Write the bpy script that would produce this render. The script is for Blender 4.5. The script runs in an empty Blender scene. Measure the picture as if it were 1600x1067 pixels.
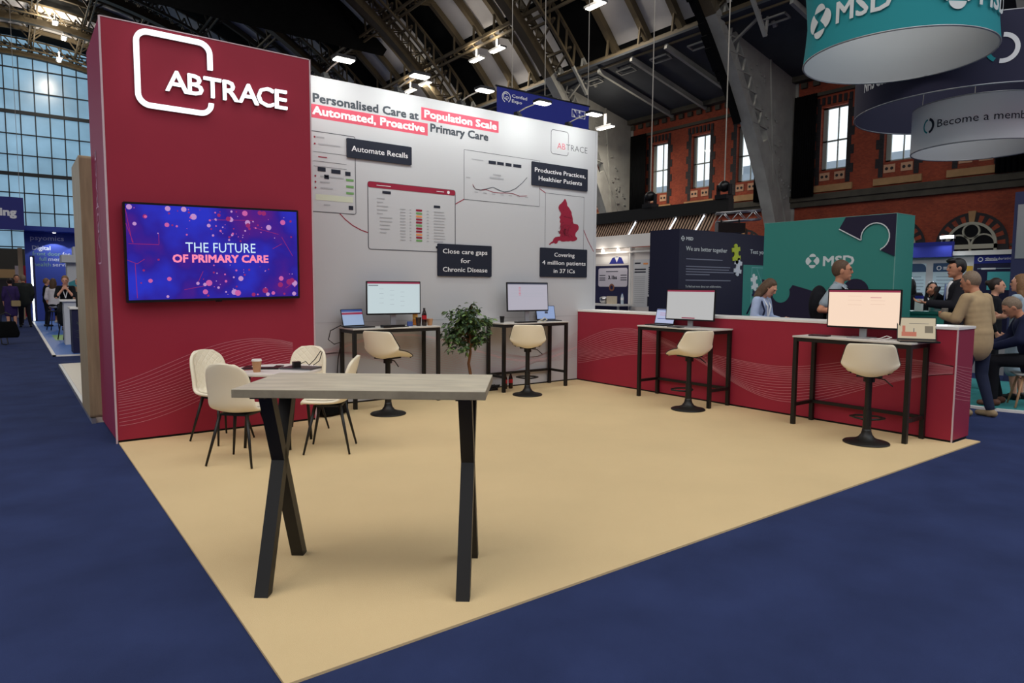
import bpy, bmesh, math, random
from mathutils import Vector, Matrix
random.seed(7)
SC = bpy.context.scene
COL = SC.collection
R = math.radians
PI = math.pi

# ------------------------------------------------------------------ camera
cam = bpy.data.objects.new('camera', bpy.data.cameras.new('camera'))
COL.objects.link(cam)
cam.data.sensor_fit = 'HORIZONTAL'
cam.data.sensor_width = 36.0
cam.data.lens = 1044.43 / 1600 * 36.0
cam.data.clip_end = 400
_r = Vector((0.80041563, -0.59941538, 0.00600181))
_u = Vector((0.04433689, 0.06918317, 0.99661825))
_f = Vector((0.59780353, 0.79744272, -0.0819515))
cam.matrix_world = Matrix(((_r.x, _u.x, -_f.x, -7.30739), (_r.y, _u.y, -_f.y, -7.98668), (_r.z, _u.z, -_f.z, 1.50856), (0, 0, 0, 1)))
SC.camera = cam

# ------------------------------------------------------------------ world, light, exposure
SC.view_settings.view_transform = 'Standard'
SC.view_settings.look = 'None'
SC.view_settings.gamma = 1.0
SC.view_settings.use_curve_mapping = False
SC.view_settings.exposure = 0.0
W = bpy.data.worlds.new('overcast')
SC.world = W
W.use_nodes = True
W.node_tree.nodes['Background'].inputs[0].default_value = (0.86, 0.94, 1.0, 1)
W.node_tree.nodes['Background'].inputs[1].default_value = 1.45

def area(name, loc, rot, sx, sy, power, col=(1, 0.95, 0.88)):
    l = bpy.data.lights.new(name, 'AREA')
    l.shape = 'RECTANGLE'; l.size = sx; l.size_y = sy; l.energy = power; l.color = col
    o = bpy.data.objects.new(name, l); COL.objects.link(o)
    o.location = loc; o.rotation_euler = rot
    return o
# large area fills added out of view to brighten the stand and the hall
area('hall_fill', (-17, -4, 17), (0, R(-32), 0), 16, 16, 1900)
area('hall_fill', (-3, -12, 19), (R(4), 0, 0), 18, 10, 820)
area('hall_fill', (-3, 24, 20), (0, 0, 0), 10, 18, 900)
area('hall_fill', (-6, 52, 22), (0, 0, 0), 6, 14, 1000)

# ------------------------------------------------------------------ materials
MATS = {}
def s2l(c):
    return tuple((x / 12.92 if x <= 0.04045 else ((x + 0.055) / 1.055) ** 2.4) for x in c)
def rgb(r, g, b):
    return s2l((r / 255, g / 255, b / 255))
def mat(name, col, rough=0.6, metal=0.0, spec=0.4, noise=0.0, nscale=20.0, bump=0.0, bscale=80.0, emit=0.0, ecol=None, trans=0.0, stretch=None, sheen=0.0):
    if name in MATS: return MATS[name]
    m = bpy.data.materials.new(name); m.use_nodes = True
    nt = m.node_tree; b = nt.nodes['Principled BSDF']
    b.inputs['Base Color'].default_value = (*col, 1)
    b.inputs['Roughness'].default_value = rough
    b.inputs['Metallic'].default_value = metal
    b.inputs['Specular IOR Level'].default_value = spec
    if trans: b.inputs['Transmission Weight'].default_value = trans
    if sheen: b.inputs['Sheen Weight'].default_value = sheen
    if emit:
        b.inputs['Emission Color'].default_value = (*(ecol or col), 1)
        b.inputs['Emission Strength'].default_value = emit
    if noise or bump:
        tc = nt.nodes.new('ShaderNodeTexCoord'); src = tc.outputs['Object']
        if stretch:
            mp = nt.nodes.new('ShaderNodeMapping'); mp.inputs['Scale'].default_value = stretch
            nt.links.new(src, mp.inputs[0]); src = mp.outputs[0]
    if noise:
        n = nt.nodes.new('ShaderNodeTexNoise'); n.inputs['Scale'].default_value = nscale; n.inputs['Detail'].default_value = 6
        nt.links.new(src, n.inputs['Vector'])
        r = nt.nodes.new('ShaderNodeValToRGB')
        r.color_ramp.elements[0].position = 0.3; r.color_ramp.elements[1].position = 0.7
        r.color_ramp.elements[0].color = (*[c * (1 - noise) for c in col], 1)
        r.color_ramp.elements[1].color = (*[min(1, c * (1 + noise)) for c in col], 1)
        nt.links.new(n.outputs['Fac'], r.inputs[0]); nt.links.new(r.outputs[0], b.inputs['Base Color'])
    if bump:
        n2 = nt.nodes.new('ShaderNodeTexNoise'); n2.inputs['Scale'].default_value = bscale; n2.inputs['Detail'].default_value = 4
        nt.links.new(src, n2.inputs['Vector'])
        bp = nt.nodes.new('ShaderNodeBump'); bp.inputs['Strength'].default_value = bump; bp.inputs['Distance'].default_value = 0.01
        nt.links.new(n2.outputs['Fac'], bp.inputs['Height']); nt.links.new(bp.outputs[0], b.inputs['Normal'])
    MATS[name] = m
    return m
def glow(name, col, s):
    return mat(name, (0.0, 0.0, 0.0), 0.4, emit=s, ecol=col)

M_BLUE = mat('blue carpet pile', rgb(48, 59, 98), 0.95, spec=0.1, noise=0.16, nscale=2.2, bump=0.5, bscale=320)
M_CREAM = mat('cream carpet pile', rgb(222, 196, 150), 0.95, spec=0.1, noise=0.035, nscale=1.2, bump=0.35, bscale=300)
M_RED = mat('burgundy print', rgb(154, 38, 58), 0.55, spec=0.3, noise=0.03, nscale=3)
M_REDSIDE = mat('burgundy with pink side light', rgb(150, 44, 84), 0.55, spec=0.3)  # tower side: pinkish daylight from the left put into the burgundy colour
M_WHITE = mat('white fabric print', rgb(198, 199, 202), 0.6, spec=0.25)
M_WHITEGLOSS = mat('white laminate', rgb(235, 232, 228), 0.35)
M_TRIM = mat('pale aluminium edge', rgb(205, 180, 185), 0.4, spec=0.5)
M_BLACK = mat('black powder coat', rgb(22, 21, 20), 0.45, spec=0.4)
M_BLACKMATT = mat('black cloth', rgb(14, 15, 16), 0.9, spec=0.1, noise=0.2, nscale=3)
M_PLASTIC = mat('black plastic', rgb(20, 20, 22), 0.35)
M_NAVY = mat('navy print', rgb(38, 38, 70), 0.6, spec=0.2)
M_NAVYBOARD = mat('dark navy board', rgb(36, 40, 54), 0.6, spec=0.2)
M_TEAL = mat('teal print', rgb(58, 138, 128), 0.55, spec=0.25)
M_TEALRING = mat('teal stretch fabric', rgb(48, 142, 150), 0.8, spec=0.1)
M_ROYAL = mat('royal blue print', rgb(44, 52, 140), 0.6, spec=0.2)
M_PINK = mat('rose red print', rgb(214, 88, 108), 0.6, spec=0.2)
M_CRIMSON = mat('crimson print', rgb(150, 36, 60), 0.6, spec=0.2)
M_INK = mat('charcoal ink', rgb(70, 76, 84), 0.6, spec=0.2)
M_LINE = mat('thin grey ink', rgb(90, 92, 98), 0.6, spec=0.2)
M_FAINT = mat('faint grey ink', rgb(172, 174, 178), 0.6, spec=0.2)
M_PAPER = mat('white ink', rgb(240, 240, 242), 0.6, spec=0.2)
M_WAVE = mat('pale pink line ink', rgb(205, 130, 140), 0.6, spec=0.2)
M_WAVEW = mat('faint rose line ink', rgb(200, 170, 174), 0.6, spec=0.2)
M_GREEN = mat('green ink', rgb(110, 160, 96), 0.6)
M_AMBER = mat('amber ink', rgb(226, 150, 90), 0.6)
M_CREAMLEATHER = mat('cream faux leather', rgb(244, 234, 208), 0.45, spec=0.4, bump=0.05, bscale=200)
M_CONCRETE = mat('concrete laminate', rgb(196, 186, 164), 0.45, noise=0.14, nscale=5, stretch=(1, 3, 3))
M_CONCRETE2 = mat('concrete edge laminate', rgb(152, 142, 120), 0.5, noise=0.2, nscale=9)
M_GREYTOP = mat('pale grey table laminate', rgb(205, 200, 192), 0.45, noise=0.05, nscale=8)
M_OAK = mat('oak veneer', rgb(164, 146, 114), 0.5, noise=0.18, nscale=6, stretch=(4, 4, 0.35))
M_METAL = mat('brushed steel', rgb(190, 190, 192), 0.3, metal=1.0)
M_SILVER = mat('silver plastic', rgb(170, 172, 176), 0.35, metal=0.6)
M_IRON = mat('grey painted iron', rgb(158, 158, 152), 0.65, noise=0.14, nscale=1.5)
M_IRONDARK = mat('iron in warm roof light', rgb(90, 79, 60), 0.65, noise=0.15, nscale=1.2)  # roof ironwork with the warm, dim roof light put into its colour
M_LINING = mat('pale roof lining', rgb(190, 188, 190), 0.8, noise=0.08, nscale=0.7)
M_DARKROOF = mat('dark slate roof boarding', rgb(62, 66, 72), 0.85, noise=0.12, nscale=1)
M_VOID = mat('blackout roof sheet', rgb(14, 15, 16), 0.9, spec=0.1)
M_STONE = mat('sandstone', rgb(176, 138, 96), 0.8, noise=0.12, nscale=3)
M_DARKBRICK = mat('blue engineering brick', rgb(44, 40, 42), 0.7, noise=0.2, nscale=6)
M_TERRA = mat('terracotta vent', rgb(205, 160, 128), 0.8)
M_CORNICE = mat('weathered dark stone', rgb(78, 74, 64), 0.8, noise=0.2, nscale=2)
M_FRAME = mat('grey green window paint', rgb(150, 158, 152), 0.5)
M_DARKGLASS = mat('dark glass', rgb(12, 14, 16), 0.08, spec=0.6)
M_RUBBER = mat('black cable rubber', rgb(16, 16, 18), 0.5)
M_WIRE = mat('steel wire', rgb(165, 160, 150), 0.4)
M_SKIN = mat('skin', rgb(214, 158, 132), 0.55, spec=0.3)
M_SKIN2 = mat('tanned skin', rgb(196, 138, 108), 0.55, spec=0.3)
M_EYE = mat('dark eye', rgb(30, 22, 18), 0.3)
M_LIP = mat('lip', rgb(176, 92, 88), 0.5)

def brick_mat():
    m = bpy.data.materials.new('red brick'); m.use_nodes = True
    nt = m.node_tree; b = nt.nodes['Principled BSDF']; b.inputs['Roughness'].default_value = 0.85
    tc = nt.nodes.new('ShaderNodeTexCoord')
    sx = nt.nodes.new('ShaderNodeSeparateXYZ'); cx = nt.nodes.new('ShaderNodeCombineXYZ')
    nt.links.new(tc.outputs['Object'], sx.inputs[0])
    nt.links.new(sx.outputs['Y'], cx.inputs['X']); nt.links.new(sx.outputs['Z'], cx.inputs['Y'])
    br = nt.nodes.new('ShaderNodeTexBrick')
    br.inputs['Scale'].default_value = 4.4
    br.inputs['Color1'].default_value = (*rgb(170, 78, 50), 1)
    br.inputs['Color2'].default_value = (*rgb(146, 62, 42), 1)
    br.inputs['Mortar'].default_value = (*rgb(120, 74, 56), 1)
    br.inputs['Mortar Size'].default_value = 0.012
    nt.links.new(cx.outputs[0], br.inputs['Vector'])
    n = nt.nodes.new('ShaderNodeTexNoise'); n.inputs['Scale'].default_value = 0.9; n.inputs['Detail'].default_value = 6
    nt.links.new(tc.outputs['Object'], n.inputs['Vector'])
    mx = nt.nodes.new('ShaderNodeMix'); mx.data_type = 'RGBA'; mx.blend_type = 'MULTIPLY'
    mx.inputs[0].default_value = 0.55
    rp = nt.nodes.new('ShaderNodeValToRGB'); rp.color_ramp.elements[0].color = (0.45, 0.42, 0.4, 1); rp.color_ramp.elements[1].color = (1.15, 1.1, 1.05, 1)
    rp.color_ramp.elements[0].position = 0.3; rp.color_ramp.elements[1].position = 0.7
    nt.links.new(n.outputs['Fac'], rp.inputs[0])
    nt.links.new(br.outputs['Color'], mx.inputs[6]); nt.links.new(rp.outputs[0], mx.inputs[7])
    nt.links.new(mx.outputs[2], b.inputs['Base Color'])
    return m
M_BRICK = brick_mat()

def pane_mat(name, col, s):
    """daylight seen through frosted glazing, mottled"""
    m = bpy.data.materials.new(name); m.use_nodes = True
    nt = m.node_tree; b = nt.nodes['Principled BSDF']
    b.inputs['Base Color'].default_value = (*[c * 0.3 for c in col], 1); b.inputs['Roughness'].default_value = 0.25
    tc = nt.nodes.new('ShaderNodeTexCoord')
    n = nt.nodes.new('ShaderNodeTexNoise'); n.inputs['Scale'].default_value = 0.35; n.inputs['Detail'].default_value = 5
    nt.links.new(tc.outputs['Object'], n.inputs['Vector'])
    r = nt.nodes.new('ShaderNodeValToRGB'); r.color_ramp.elements[0].position = 0.3; r.color_ramp.elements[1].position = 0.75
    r.color_ramp.elements[0].color = (*[c * 0.72 for c in col], 1); r.color_ramp.elements[1].color = (*[c * 1.12 for c in col], 1)
    nt.links.new(n.outputs['Fac'], r.inputs[0])
    nt.links.new(r.outputs[0], b.inputs['Emission Color']); b.inputs['Emission Strength'].default_value = s
    return m
M_GABLEPANE = pane_mat('frosted daylight glazing', rgb(122, 160, 186), 1.0)

def clear_glass():
    m = bpy.data.materials.new('clear window glass'); m.use_nodes = True
    nt = m.node_tree; nt.nodes.remove(nt.nodes['Principled BSDF'])
    t = nt.nodes.new('ShaderNodeBsdfTransparent'); g = nt.nodes.new('ShaderNodeBsdfGlossy'); g.inputs['Roughness'].default_value = 0.05
    mx = nt.nodes.new('ShaderNodeMixShader'); mx.inputs[0].default_value = 0.06
    nt.links.new(t.outputs[0], mx.inputs[1]); nt.links.new(g.outputs[0], mx.inputs[2])
    nt.links.new(mx.outputs[0], nt.nodes['Material Output'].inputs[0])
    return m
M_CLEAR = clear_glass()

# ------------------------------------------------------------------ mesh building
class MB:
    def __init__(s): s.v = []; s.f = []; s.mi = []; s.m = 0; s.mats = []
    def use(s, m):
        if m not in s.mats: s.mats.append(m)
        s.m = s.mats.index(m); return s
    def add(s, vs, fs, M=None):
        o = len(s.v)
        s.v += [tuple((M @ Vector(p)) if M else p) for p in vs]
        for f in fs: s.f.append(tuple(o + i for i in f)); s.mi.append(s.m)
        return s
    def box(s, a, b, M=None):
        x0, y0, z0 = a; x1, y1, z1 = b
        return s.add([(x0, y0, z0), (x1, y0, z0), (x1, y1, z0), (x0, y1, z0), (x0, y0, z1), (x1, y0, z1), (x1, y1, z1), (x0, y1, z1)],
                     [(0, 3, 2, 1), (4, 5, 6, 7), (0, 1, 5, 4), (1, 2, 6, 5), (2, 3, 7, 6), (3, 0, 4, 7)], M)
    def bar(s, p, q, w, h=None, up=(0, 0, 1)):
        p = Vector(p); q = Vector(q); h = h or w; d = (q - p).normalized(); up = Vector(up)
        if abs(d.dot(up)) > 0.99: up = Vector((1, 0, 0))
        x = d.cross(up).normalized(); y = x.cross(d)
        vs = [c + x * i * w / 2 + y * j * h / 2 for c in (p, q) for i, j in ((-1, -1), (1, -1), (1, 1), (-1, 1))]
        return s.add(vs, [(3, 2, 1, 0), (4, 5, 6, 7), (0, 1, 5, 4), (1, 2, 6, 5), (2, 3, 7, 6), (3, 0, 4, 7)])
    def tube(s, pts, r, n=8, cap=True):
        pts = [Vector(p) for p in pts]; rs = r if isinstance(r, (list, tuple)) else [r] * len(pts)
        vs = []; prev = None
        for i, p in enumerate(pts):
            d = (pts[min(i + 1, len(pts) - 1)] - pts[max(i - 1, 0)]).normalized()
            if prev is None:
                a = Vector((0, 0, 1)) if abs(d.z) < 0.9 else Vector((1, 0, 0)); x = d.cross(a).normalized()
            else:
                x = (prev - d * prev.dot(d)).normalized()
            prev = x; y = d.cross(x)
            vs += [p + (x * math.cos(2 * PI * k / n) + y * math.sin(2 * PI * k / n)) * rs[i] for k in range(n)]
        fs = [(i * n + k, i * n + (k + 1) % n, (i + 1) * n + (k + 1) % n, (i + 1) * n + k) for i in range(len(pts) - 1) for k in range(n)]
        if cap: fs += [tuple(range(n - 1, -1, -1)), tuple((len(pts) - 1) * n + k for k in range(n))]
        return s.add(vs, fs)
    def lathe(s, prof, n=24, M=None, cap=True):
        vs = [(r * math.cos(2 * PI * k / n), r * math.sin(2 * PI * k / n), z) for r, z in prof for k in range(n)]
        fs = [(i * n + k, i * n + (k + 1) % n, (i + 1) * n + (k + 1) % n, (i + 1) * n + k) for i in range(len(prof) - 1) for k in range(n)]
        if cap: fs += [tuple(range(n - 1, -1, -1)), tuple((len(prof) - 1) * n + k for k in range(n))]
        return s.add(vs, fs, M)
    def poly(s, pts, M=None, w=0.0):
        return s.add([(x, y, w) for x, y in pts], [tuple(range(len(pts)))], M)
    def prism(s, pts, w0, w1, M=None):
        n = len(pts)
        vs = [(x, y, w0) for x, y in pts] + [(x, y, w1) for x, y in pts]
        fs = [tuple(range(n - 1, -1, -1)), tuple(range(n, 2 * n))] + [(k, (k + 1) % n, n + (k + 1) % n, n + k) for k in range(n)]
        return s.add(vs, fs, M)
    def ring2d(s, a, b, M=None, w=0.0, closed=True):
        n = len(a); vs = [(x, y, w) for x, y in a] + [(x, y, w) for x, y in b]
        return s.add(vs, [(k, (k + 1) % n, n + (k + 1) % n, n + k) for k in range(n if closed else n - 1)], M)
    def ring3d(s, a, b, w0, w1, M=None):
        n = len(a)
        vs = [(x, y, w) for w in (w0, w1) for ln in (a, b) for x, y in ln]
        fs = []
        for k in range(n):
            j = (k + 1) % n
            fs += [(2 * n + k, 2 * n + j, 3 * n + j, 3 * n + k), (k, n + k, n + j, j), (k, j, 2 * n + j, 2 * n + k), (n + k, 3 * n + k, 3 * n + j, n + j)]
        return s.add(vs, fs, M)
    def stroke(s, pts, wd, M=None, w=0.0, closed=False):
        n = len(pts); L = []; Rr = []
        for i, (x, y) in enumerate(pts):
            if closed: x0, y0 = pts[i - 1]; x1, y1 = pts[(i + 1) % n]
            else: x0, y0 = pts[max(i - 1, 0)]; x1, y1 = pts[min(i + 1, n - 1)]
            d = math.hypot(x1 - x0, y1 - y0) or 1; nx, ny = -(y1 - y0) / d * wd / 2, (x1 - x0) / d * wd / 2
            L.append((x - nx, y - ny)); Rr.append((x + nx, y + ny))
        return s.ring2d(L, Rr, M, w, closed)
    def rect(s, x0, y0, x1, y1, M=None, w=0.0):
        return s.poly([(x0, y0), (x1, y0), (x1, y1), (x0, y1)], M, w)
    def sphere(s, c, r, n=12, m=8):
        rx, ry, rz = r if isinstance(r, (list, tuple)) else (r, r, r)
        vs = [(c[0], c[1], c[2] - rz)]
        for i in range(1, m):
            t = -PI / 2 + PI * i / m
            vs += [(c[0] + rx * math.cos(t) * math.cos(2 * PI * k / n), c[1] + ry * math.cos(t) * math.sin(2 * PI * k / n), c[2] + rz * math.sin(t)) for k in range(n)]
        vs.append((c[0], c[1], c[2] + rz))
        fs = [(0, 1 + (k + 1) % n, 1 + k) for k in range(n)]
        fs += [(1 + (i - 1) * n + k, 1 + (i - 1) * n + (k + 1) % n, 1 + i * n + (k + 1) % n, 1 + i * n + k) for i in range(1, m - 1) for k in range(n)]
        t = 1 + (m - 2) * n
        fs += [(t + k, t + (k + 1) % n, len(vs) - 1) for k in range(n)]
        return s.add(vs, fs)
    def text(s, body, x, y, h, M=None, w=0.002, width=None, align='L', bold=0.0, mono=False, depth=0.0, vshift=0):
        """text with cap height h, baseline y; width squeezes it; all in the frame M"""
        cu = bpy.data.curves.new('t', 'FONT'); cu.body = body; cu.size = 1.0; cu.resolution_u = 2
        if bold < 0: cu.offset = bold * 0.7
        if depth: cu.extrude = 0.5
        ob = bpy.data.objects.new('t', cu); COL.objects.link(ob)
        dg = bpy.context.evaluated_depsgraph_get(); dg.update()
        me = bpy.data.meshes.new_from_object(ob.evaluated_get(dg))
        vs = [tuple(v.co) for v in me.vertices]; fs = [tuple(p.vertices) for p in me.polygons]
        bpy.data.objects.remove(ob); bpy.data.curves.remove(cu); bpy.data.meshes.remove(me)
        if not vs: return s
        k = h / 0.727
        x0 = min(v[0] for v in vs); x1 = max(v[0] for v in vs)
        kx = width / (x1 - x0) if width else k
        tw = (x1 - x0) * kx
        ox = x if align == 'L' else x - tw / 2 if align == 'C' else x - tw
        e = max(bold, 0) * 1.6
        for i, (dx, dy) in enumerate(((-e, -e), (e, -e), (-e, e), (e, e)) if e else ((0, 0),)):
            s.add([(ox + (a + dx - x0) * kx, y + (b + dy) * k, w + i * 4e-4 + (c + (0.5 if depth else 0)) * (depth or 1)) for a, b, c in vs], fs, M)
        return s
    def build(s, name, m=None, parent=None, smooth=False, matrix=None):
        me = bpy.data.meshes.new(name); me.from_pydata(s.v, [], s.f)
        for mm in (s.mats or [m]): me.materials.append(mm)
        if len(s.mats) > 1: me.polygons.foreach_set('material_index', s.mi)
        if smooth: me.polygons.foreach_set('use_smooth', [True] * len(me.polygons))
        me.update()
        o = bpy.data.objects.new(name, me); COL.objects.link(o)
        if parent: o.parent = parent
        if matrix is not None: o.matrix_local = matrix
        return o

def fr(o, u, v):
    u = Vector(u).normalized(); v = Vector(v).normalized(); w = u.cross(v)
    return Matrix(((u.x, v.x, w.x, o[0]), (u.y, v.y, w.y, o[1]), (u.z, v.z, w.z, o[2]), (0, 0, 0, 1)))
def place(x, y, z=0.0, rz=0.0):
    return Matrix.Translation((x, y, z)) @ Matrix.Rotation(rz, 4, 'Z')
def rrect(x0, y0, x1, y1, r, n=6):
    out = []
    for cx, cy, a in ((x1 - r, y0 + r, -90), (x1 - r, y1 - r, 0), (x0 + r, y1 - r, 90), (x0 + r, y0 + r, 180)):
        out += [(cx + r * math.cos(R(a + 90 * k / n)), cy + r * math.sin(R(a + 90 * k / n))) for k in range(n + 1)]
    return out
def circ(cx, cy, r, n=20, a0=0, a1=360):
    full = abs(a1 - a0) >= 360
    return [(cx + r * math.cos(R(a0 + (a1 - a0) * k / (n if full else n - 1))), cy + r * math.sin(R(a0 + (a1 - a0) * k / (n if full else n - 1)))) for k in range(n)]
def tag(o, label, cat, group=None, kind=None):
    o['label'] = label; o['category'] = cat
    if group: o['group'] = group
    if kind: o['kind'] = kind
    return o
def thing(name, label, cat, loc=(0, 0, 0), rz=0.0, group=None):
    o = bpy.data.objects.new(name, None); COL.objects.link(o); o.empty_display_size = 0.1
    o.location = loc; o.rotation_euler = (0, 0, rz)
    return tag(o, label, cat, group)
def struct(o): o['kind'] = 'structure'; return o
def dup(root, loc, rz, label, group=None):
    r = root.copy(); COL.objects.link(r); r.location = loc; r.rotation_euler = (0, 0, rz); r['label'] = label
    if group: r['group'] = group
    for ch in list(root.children):
        c = ch.copy(); COL.objects.link(c); c.parent = r
        for g in list(ch.children):
            d = g.copy(); COL.objects.link(d); d.parent = c
    return r
def finish(o, **mods):
    """bake simple modifiers into the object's mesh"""
    if 'solid' in mods:
        m = o.modifiers.new('s', 'SOLIDIFY'); m.thickness = mods['solid']; m.offset = mods.get('off', 0)
    if 'bevel' in mods:
        m = o.modifiers.new('b', 'BEVEL'); m.width = mods['bevel']; m.segments = 2; m.limit_method = 'ANGLE'
    if 'voxel' in mods:
        m = o.modifiers.new('r', 'REMESH'); m.mode = 'VOXEL'; m.voxel_size = mods['voxel']; m.use_smooth_shade = True
        m = o.modifiers.new('k', 'SMOOTH'); m.factor = 0.5; m.iterations = mods.get('iters', 3)
    if 'sub' in mods:
        m = o.modifiers.new('u', 'SUBSURF'); m.levels = m.render_levels = mods['sub']
    dg = bpy.context.evaluated_depsgraph_get(); dg.update()
    me = bpy.data.meshes.new_from_object(o.evaluated_get(dg))
    o.modifiers.clear(); old = o.data; nm = old.name; o.data = me; bpy.data.meshes.remove(old); me.name = nm
    if mods.get('smooth', True): me.polygons.foreach_set('use_smooth', [True] * len(me.polygons))
    return o

X_, Y_, Z_ = (1, 0, 0), (0, 1, 0), (0, 0, 1)
NY = (0, -1, 0)
exec_parts = []

# ================================================================== THE HALL
CX, CZ = -6.0, -6.5
def arc(Rr, a, y): return (CX + Rr * math.cos(R(a)), y, CZ + Rr * math.sin(R(a)))
RIBS = [-0.1, 10.76, 21.62, 32.48, 43.34, 54.2, 65.06, 75.9]

mb = MB(); mb.box((-46, -34, -0.3), (24.5, 77, 0)); struct(mb.build('floor', M_BLUE))

# ---- brick side wall with tall windows
WIN = [29.85, 26.9, 23.95, 19.25, 16.27, 13.3, 8.67, 5.72, 2.77, -2.0, -4.95, -7.9]
WX0, WX1, WZ0, WZ1, WW = 24.0, 24.5, 7.1, 10.05, 0.64
mb = MB().use(M_BRICK)
mb.box((WX0, -20, 0), (WX1, 76, WZ0)); mb.box((WX0, -20, WZ1), (WX1, 76, 11.9))
ys = sorted(WIN); e = -20
for c in ys:
    mb.box((WX0, e, WZ0), (WX1, c - WW, WZ1)); e = c + WW
mb.box((WX0, e, WZ0), (WX1, 76, WZ1))
mb.use(M_DARKBRICK)
for c in ys:
    for sgn in (-1, 1):
        for k in range(18):
            z = 6.45 + k * 0.21; wd = 0.34 if (k // 2) % 2 else 0.2
            a = c + sgn * WW; b = c + sgn * (WW + wd)
            mb.box((WX0 - 0.02, min(a, b), z), (WX0, max(a, b), z + 0.205))
    for k in range(7):
        y = c - 0.84 + k * 0.26
        mb.box((WX0 - 0.06, y, 10.16), (WX0, y + 0.14, 10.5))
mb.use(M_STONE)
for c in ys: mb.box((WX0 - 0.1, c - 1.0, 6.1), (WX0, c + 1.0, 6.4))
mb.use(M_TERRA)
for c in ys:
    for s in (-0.36, 0.36):
        mb.box((WX0 - 0.03, c + s - 0.24, 6.62), (WX0, c + s + 0.24, 6.98))
mb.use(M_DARKBRICK)
for c in ys:
    for s in (-0.36, 0.36):
        for t in (-0.11, 0.11):
            mb.lathe([(0.07, 0.0), (0.07, 0.012)], 8, Matrix.Translation((WX0 - 0.03, c + s + t, 6.8)) @ Matrix.Rotation(-PI / 2, 4, 'Y'))
mb.use(M_CORNICE)
mb.box((WX0 - 0.3, -20, 5.72), (WX0, 76, 6.0)); mb.box((WX0 - 0.2, -20, 5.45), (WX0, 76, 5.72))
mb.box((WX0 - 0.12, -20, 10.62), (WX0, 76, 10.78))
mb.box((WX0 - 0.45, -20, 11.45), (WX0, 76, 11.72))
for k in range(130):
    mb.box((WX0 - 0.14, -16 + k * 0.62, 11.15), (WX0, -16 + k * 0.62 + 0.3, 11.4))
struct(mb.build('wall_right'))
for i, c in enumerate(WIN):
    mb = MB()
    x = WX0 + 0.24
    for a, b in (((c - WW, WZ0), (c - WW + 0.09, WZ1)), ((c + WW - 0.2, WZ0), (c + WW, WZ1)), ((c - WW, WZ0), (c + WW, WZ0 + 0.1)), ((c - WW, WZ1 - 0.07), (c + WW, WZ1)), ((c - 0.1, WZ0), (c - 0.06, WZ1)), ((c - WW, 8.45), (c + WW, 8.52))):
        mb.box((x, a[0], a[1]), (x + 0.08, b[0], b[1]))
    w = mb.build('window_%d' % (i + 1), M_FRAME); struct(w)
    mb = MB(); mb.box((x + 0.03, c - WW, WZ0), (x + 0.04, c + WW, WZ1)); mb.build('pane', M_CLEAR, w)
# rooftops across the street
mb = MB(); mb.box((45, -10, -1), (60, 75, 11.5)); mb.box((45.5, 22, 10), (58, 24, 12.0)); mb.box((46, 27.4, 10), (47, 28.6, 12.4))
tag(mb.build('neighbouring_building', mat('slate blue cladding', rgb(150, 166, 178), 0.7)), 'pale blue grey rooftop seen through the tall windows', 'building')

# ---- ground floor arched windows in the brick wall
def arch_window(nm, cy):
    M = fr((WX0, cy, 0), NY, Z_)
    ri, ro, zs = 0.92, 1.3, 3.3
    mb = MB().use(M_DARKBRICK)
    mb.ring2d(circ(0, zs, ro, 25, 0, 180), circ(0, zs, ro - 0.11, 25, 0, 180), M, 0.06, False)
    for k in range(21):
        a0 = 180 * k / 21; a1 = 180 * (k + 1) / 21
        mb.use(M_DARKBRICK if k % 2 else M_BRICK)
        mb.prism(circ(0, zs, ro - 0.11, 3, a0, a1) + circ(0, zs, ri, 3, a1, a0), 0.0, 0.05, M)
    mb.use(M_STONE); mb.prism([(-0.09, zs + ri), (0.09, zs + ri), (0.14, zs + ro + 0.06), (-0.14, zs + ro + 0.06)], 0.0, 0.1, M)
    mb.use(M_DARKBRICK)
    for s in (-1, 1): mb.box((min(s * ri, s * ro), 0, 0), (max(s * ri, s * ro), zs, 0.05), M)
    o = struct(mb.build(nm))
    g = MB(); g.prism(circ(0, zs, ri, 25, 0, 180) + [(-ri, 0), (ri, 0)], 0.005, 0.03, M); g.build('pane', M_DARKGLASS, o)
    f = MB()
    f.ring3d(circ(0, zs, ri, 25, 0, 180) + [(-ri, 0.1), (ri, 0.1)], circ(0, zs, ri - 0.1, 25, 0, 180) + [(-ri + 0.1, 0.1), (ri - 0.1, 0.1)], 0.03, 0.12, M)
    f.box((-ri, zs - 0.16, 0.03), (ri, zs + 0.02, 0.12), M); f.box((-0.04, 0.1, 0.03), (0.04, zs, 0.11), M)
    f.ring3d(circ(0, zs + 0.55, 0.32, 20), circ(0, zs + 0.55, 0.26, 20), 0.03, 0.1, M)
    for s in (-1, 1):
        f.ring3d(circ(s * 0.44, zs, 0.44, 15, 0, 180), circ(s * 0.44, zs, 0.38, 15, 0, 180), 0.03, 0.1, M)
    f.build('window_tracery', mat('cream window paint', rgb(176, 174, 156), 0.6), o)
for i, cy in enumerate((2.75, 5.72, 13.3, 16.27)):
    arch_window('window_%d' % (21 + i), cy)
mb = MB(); mb.box((WX0 - 0.1, -20, 3.2), (WX0, 1.4, 3.3)); mb.box((WX0 - 0.1, 4.05, 3.2), (WX0, 4.42, 3.3)); struct(mb.build('trim_1', M_CORNICE))

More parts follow.
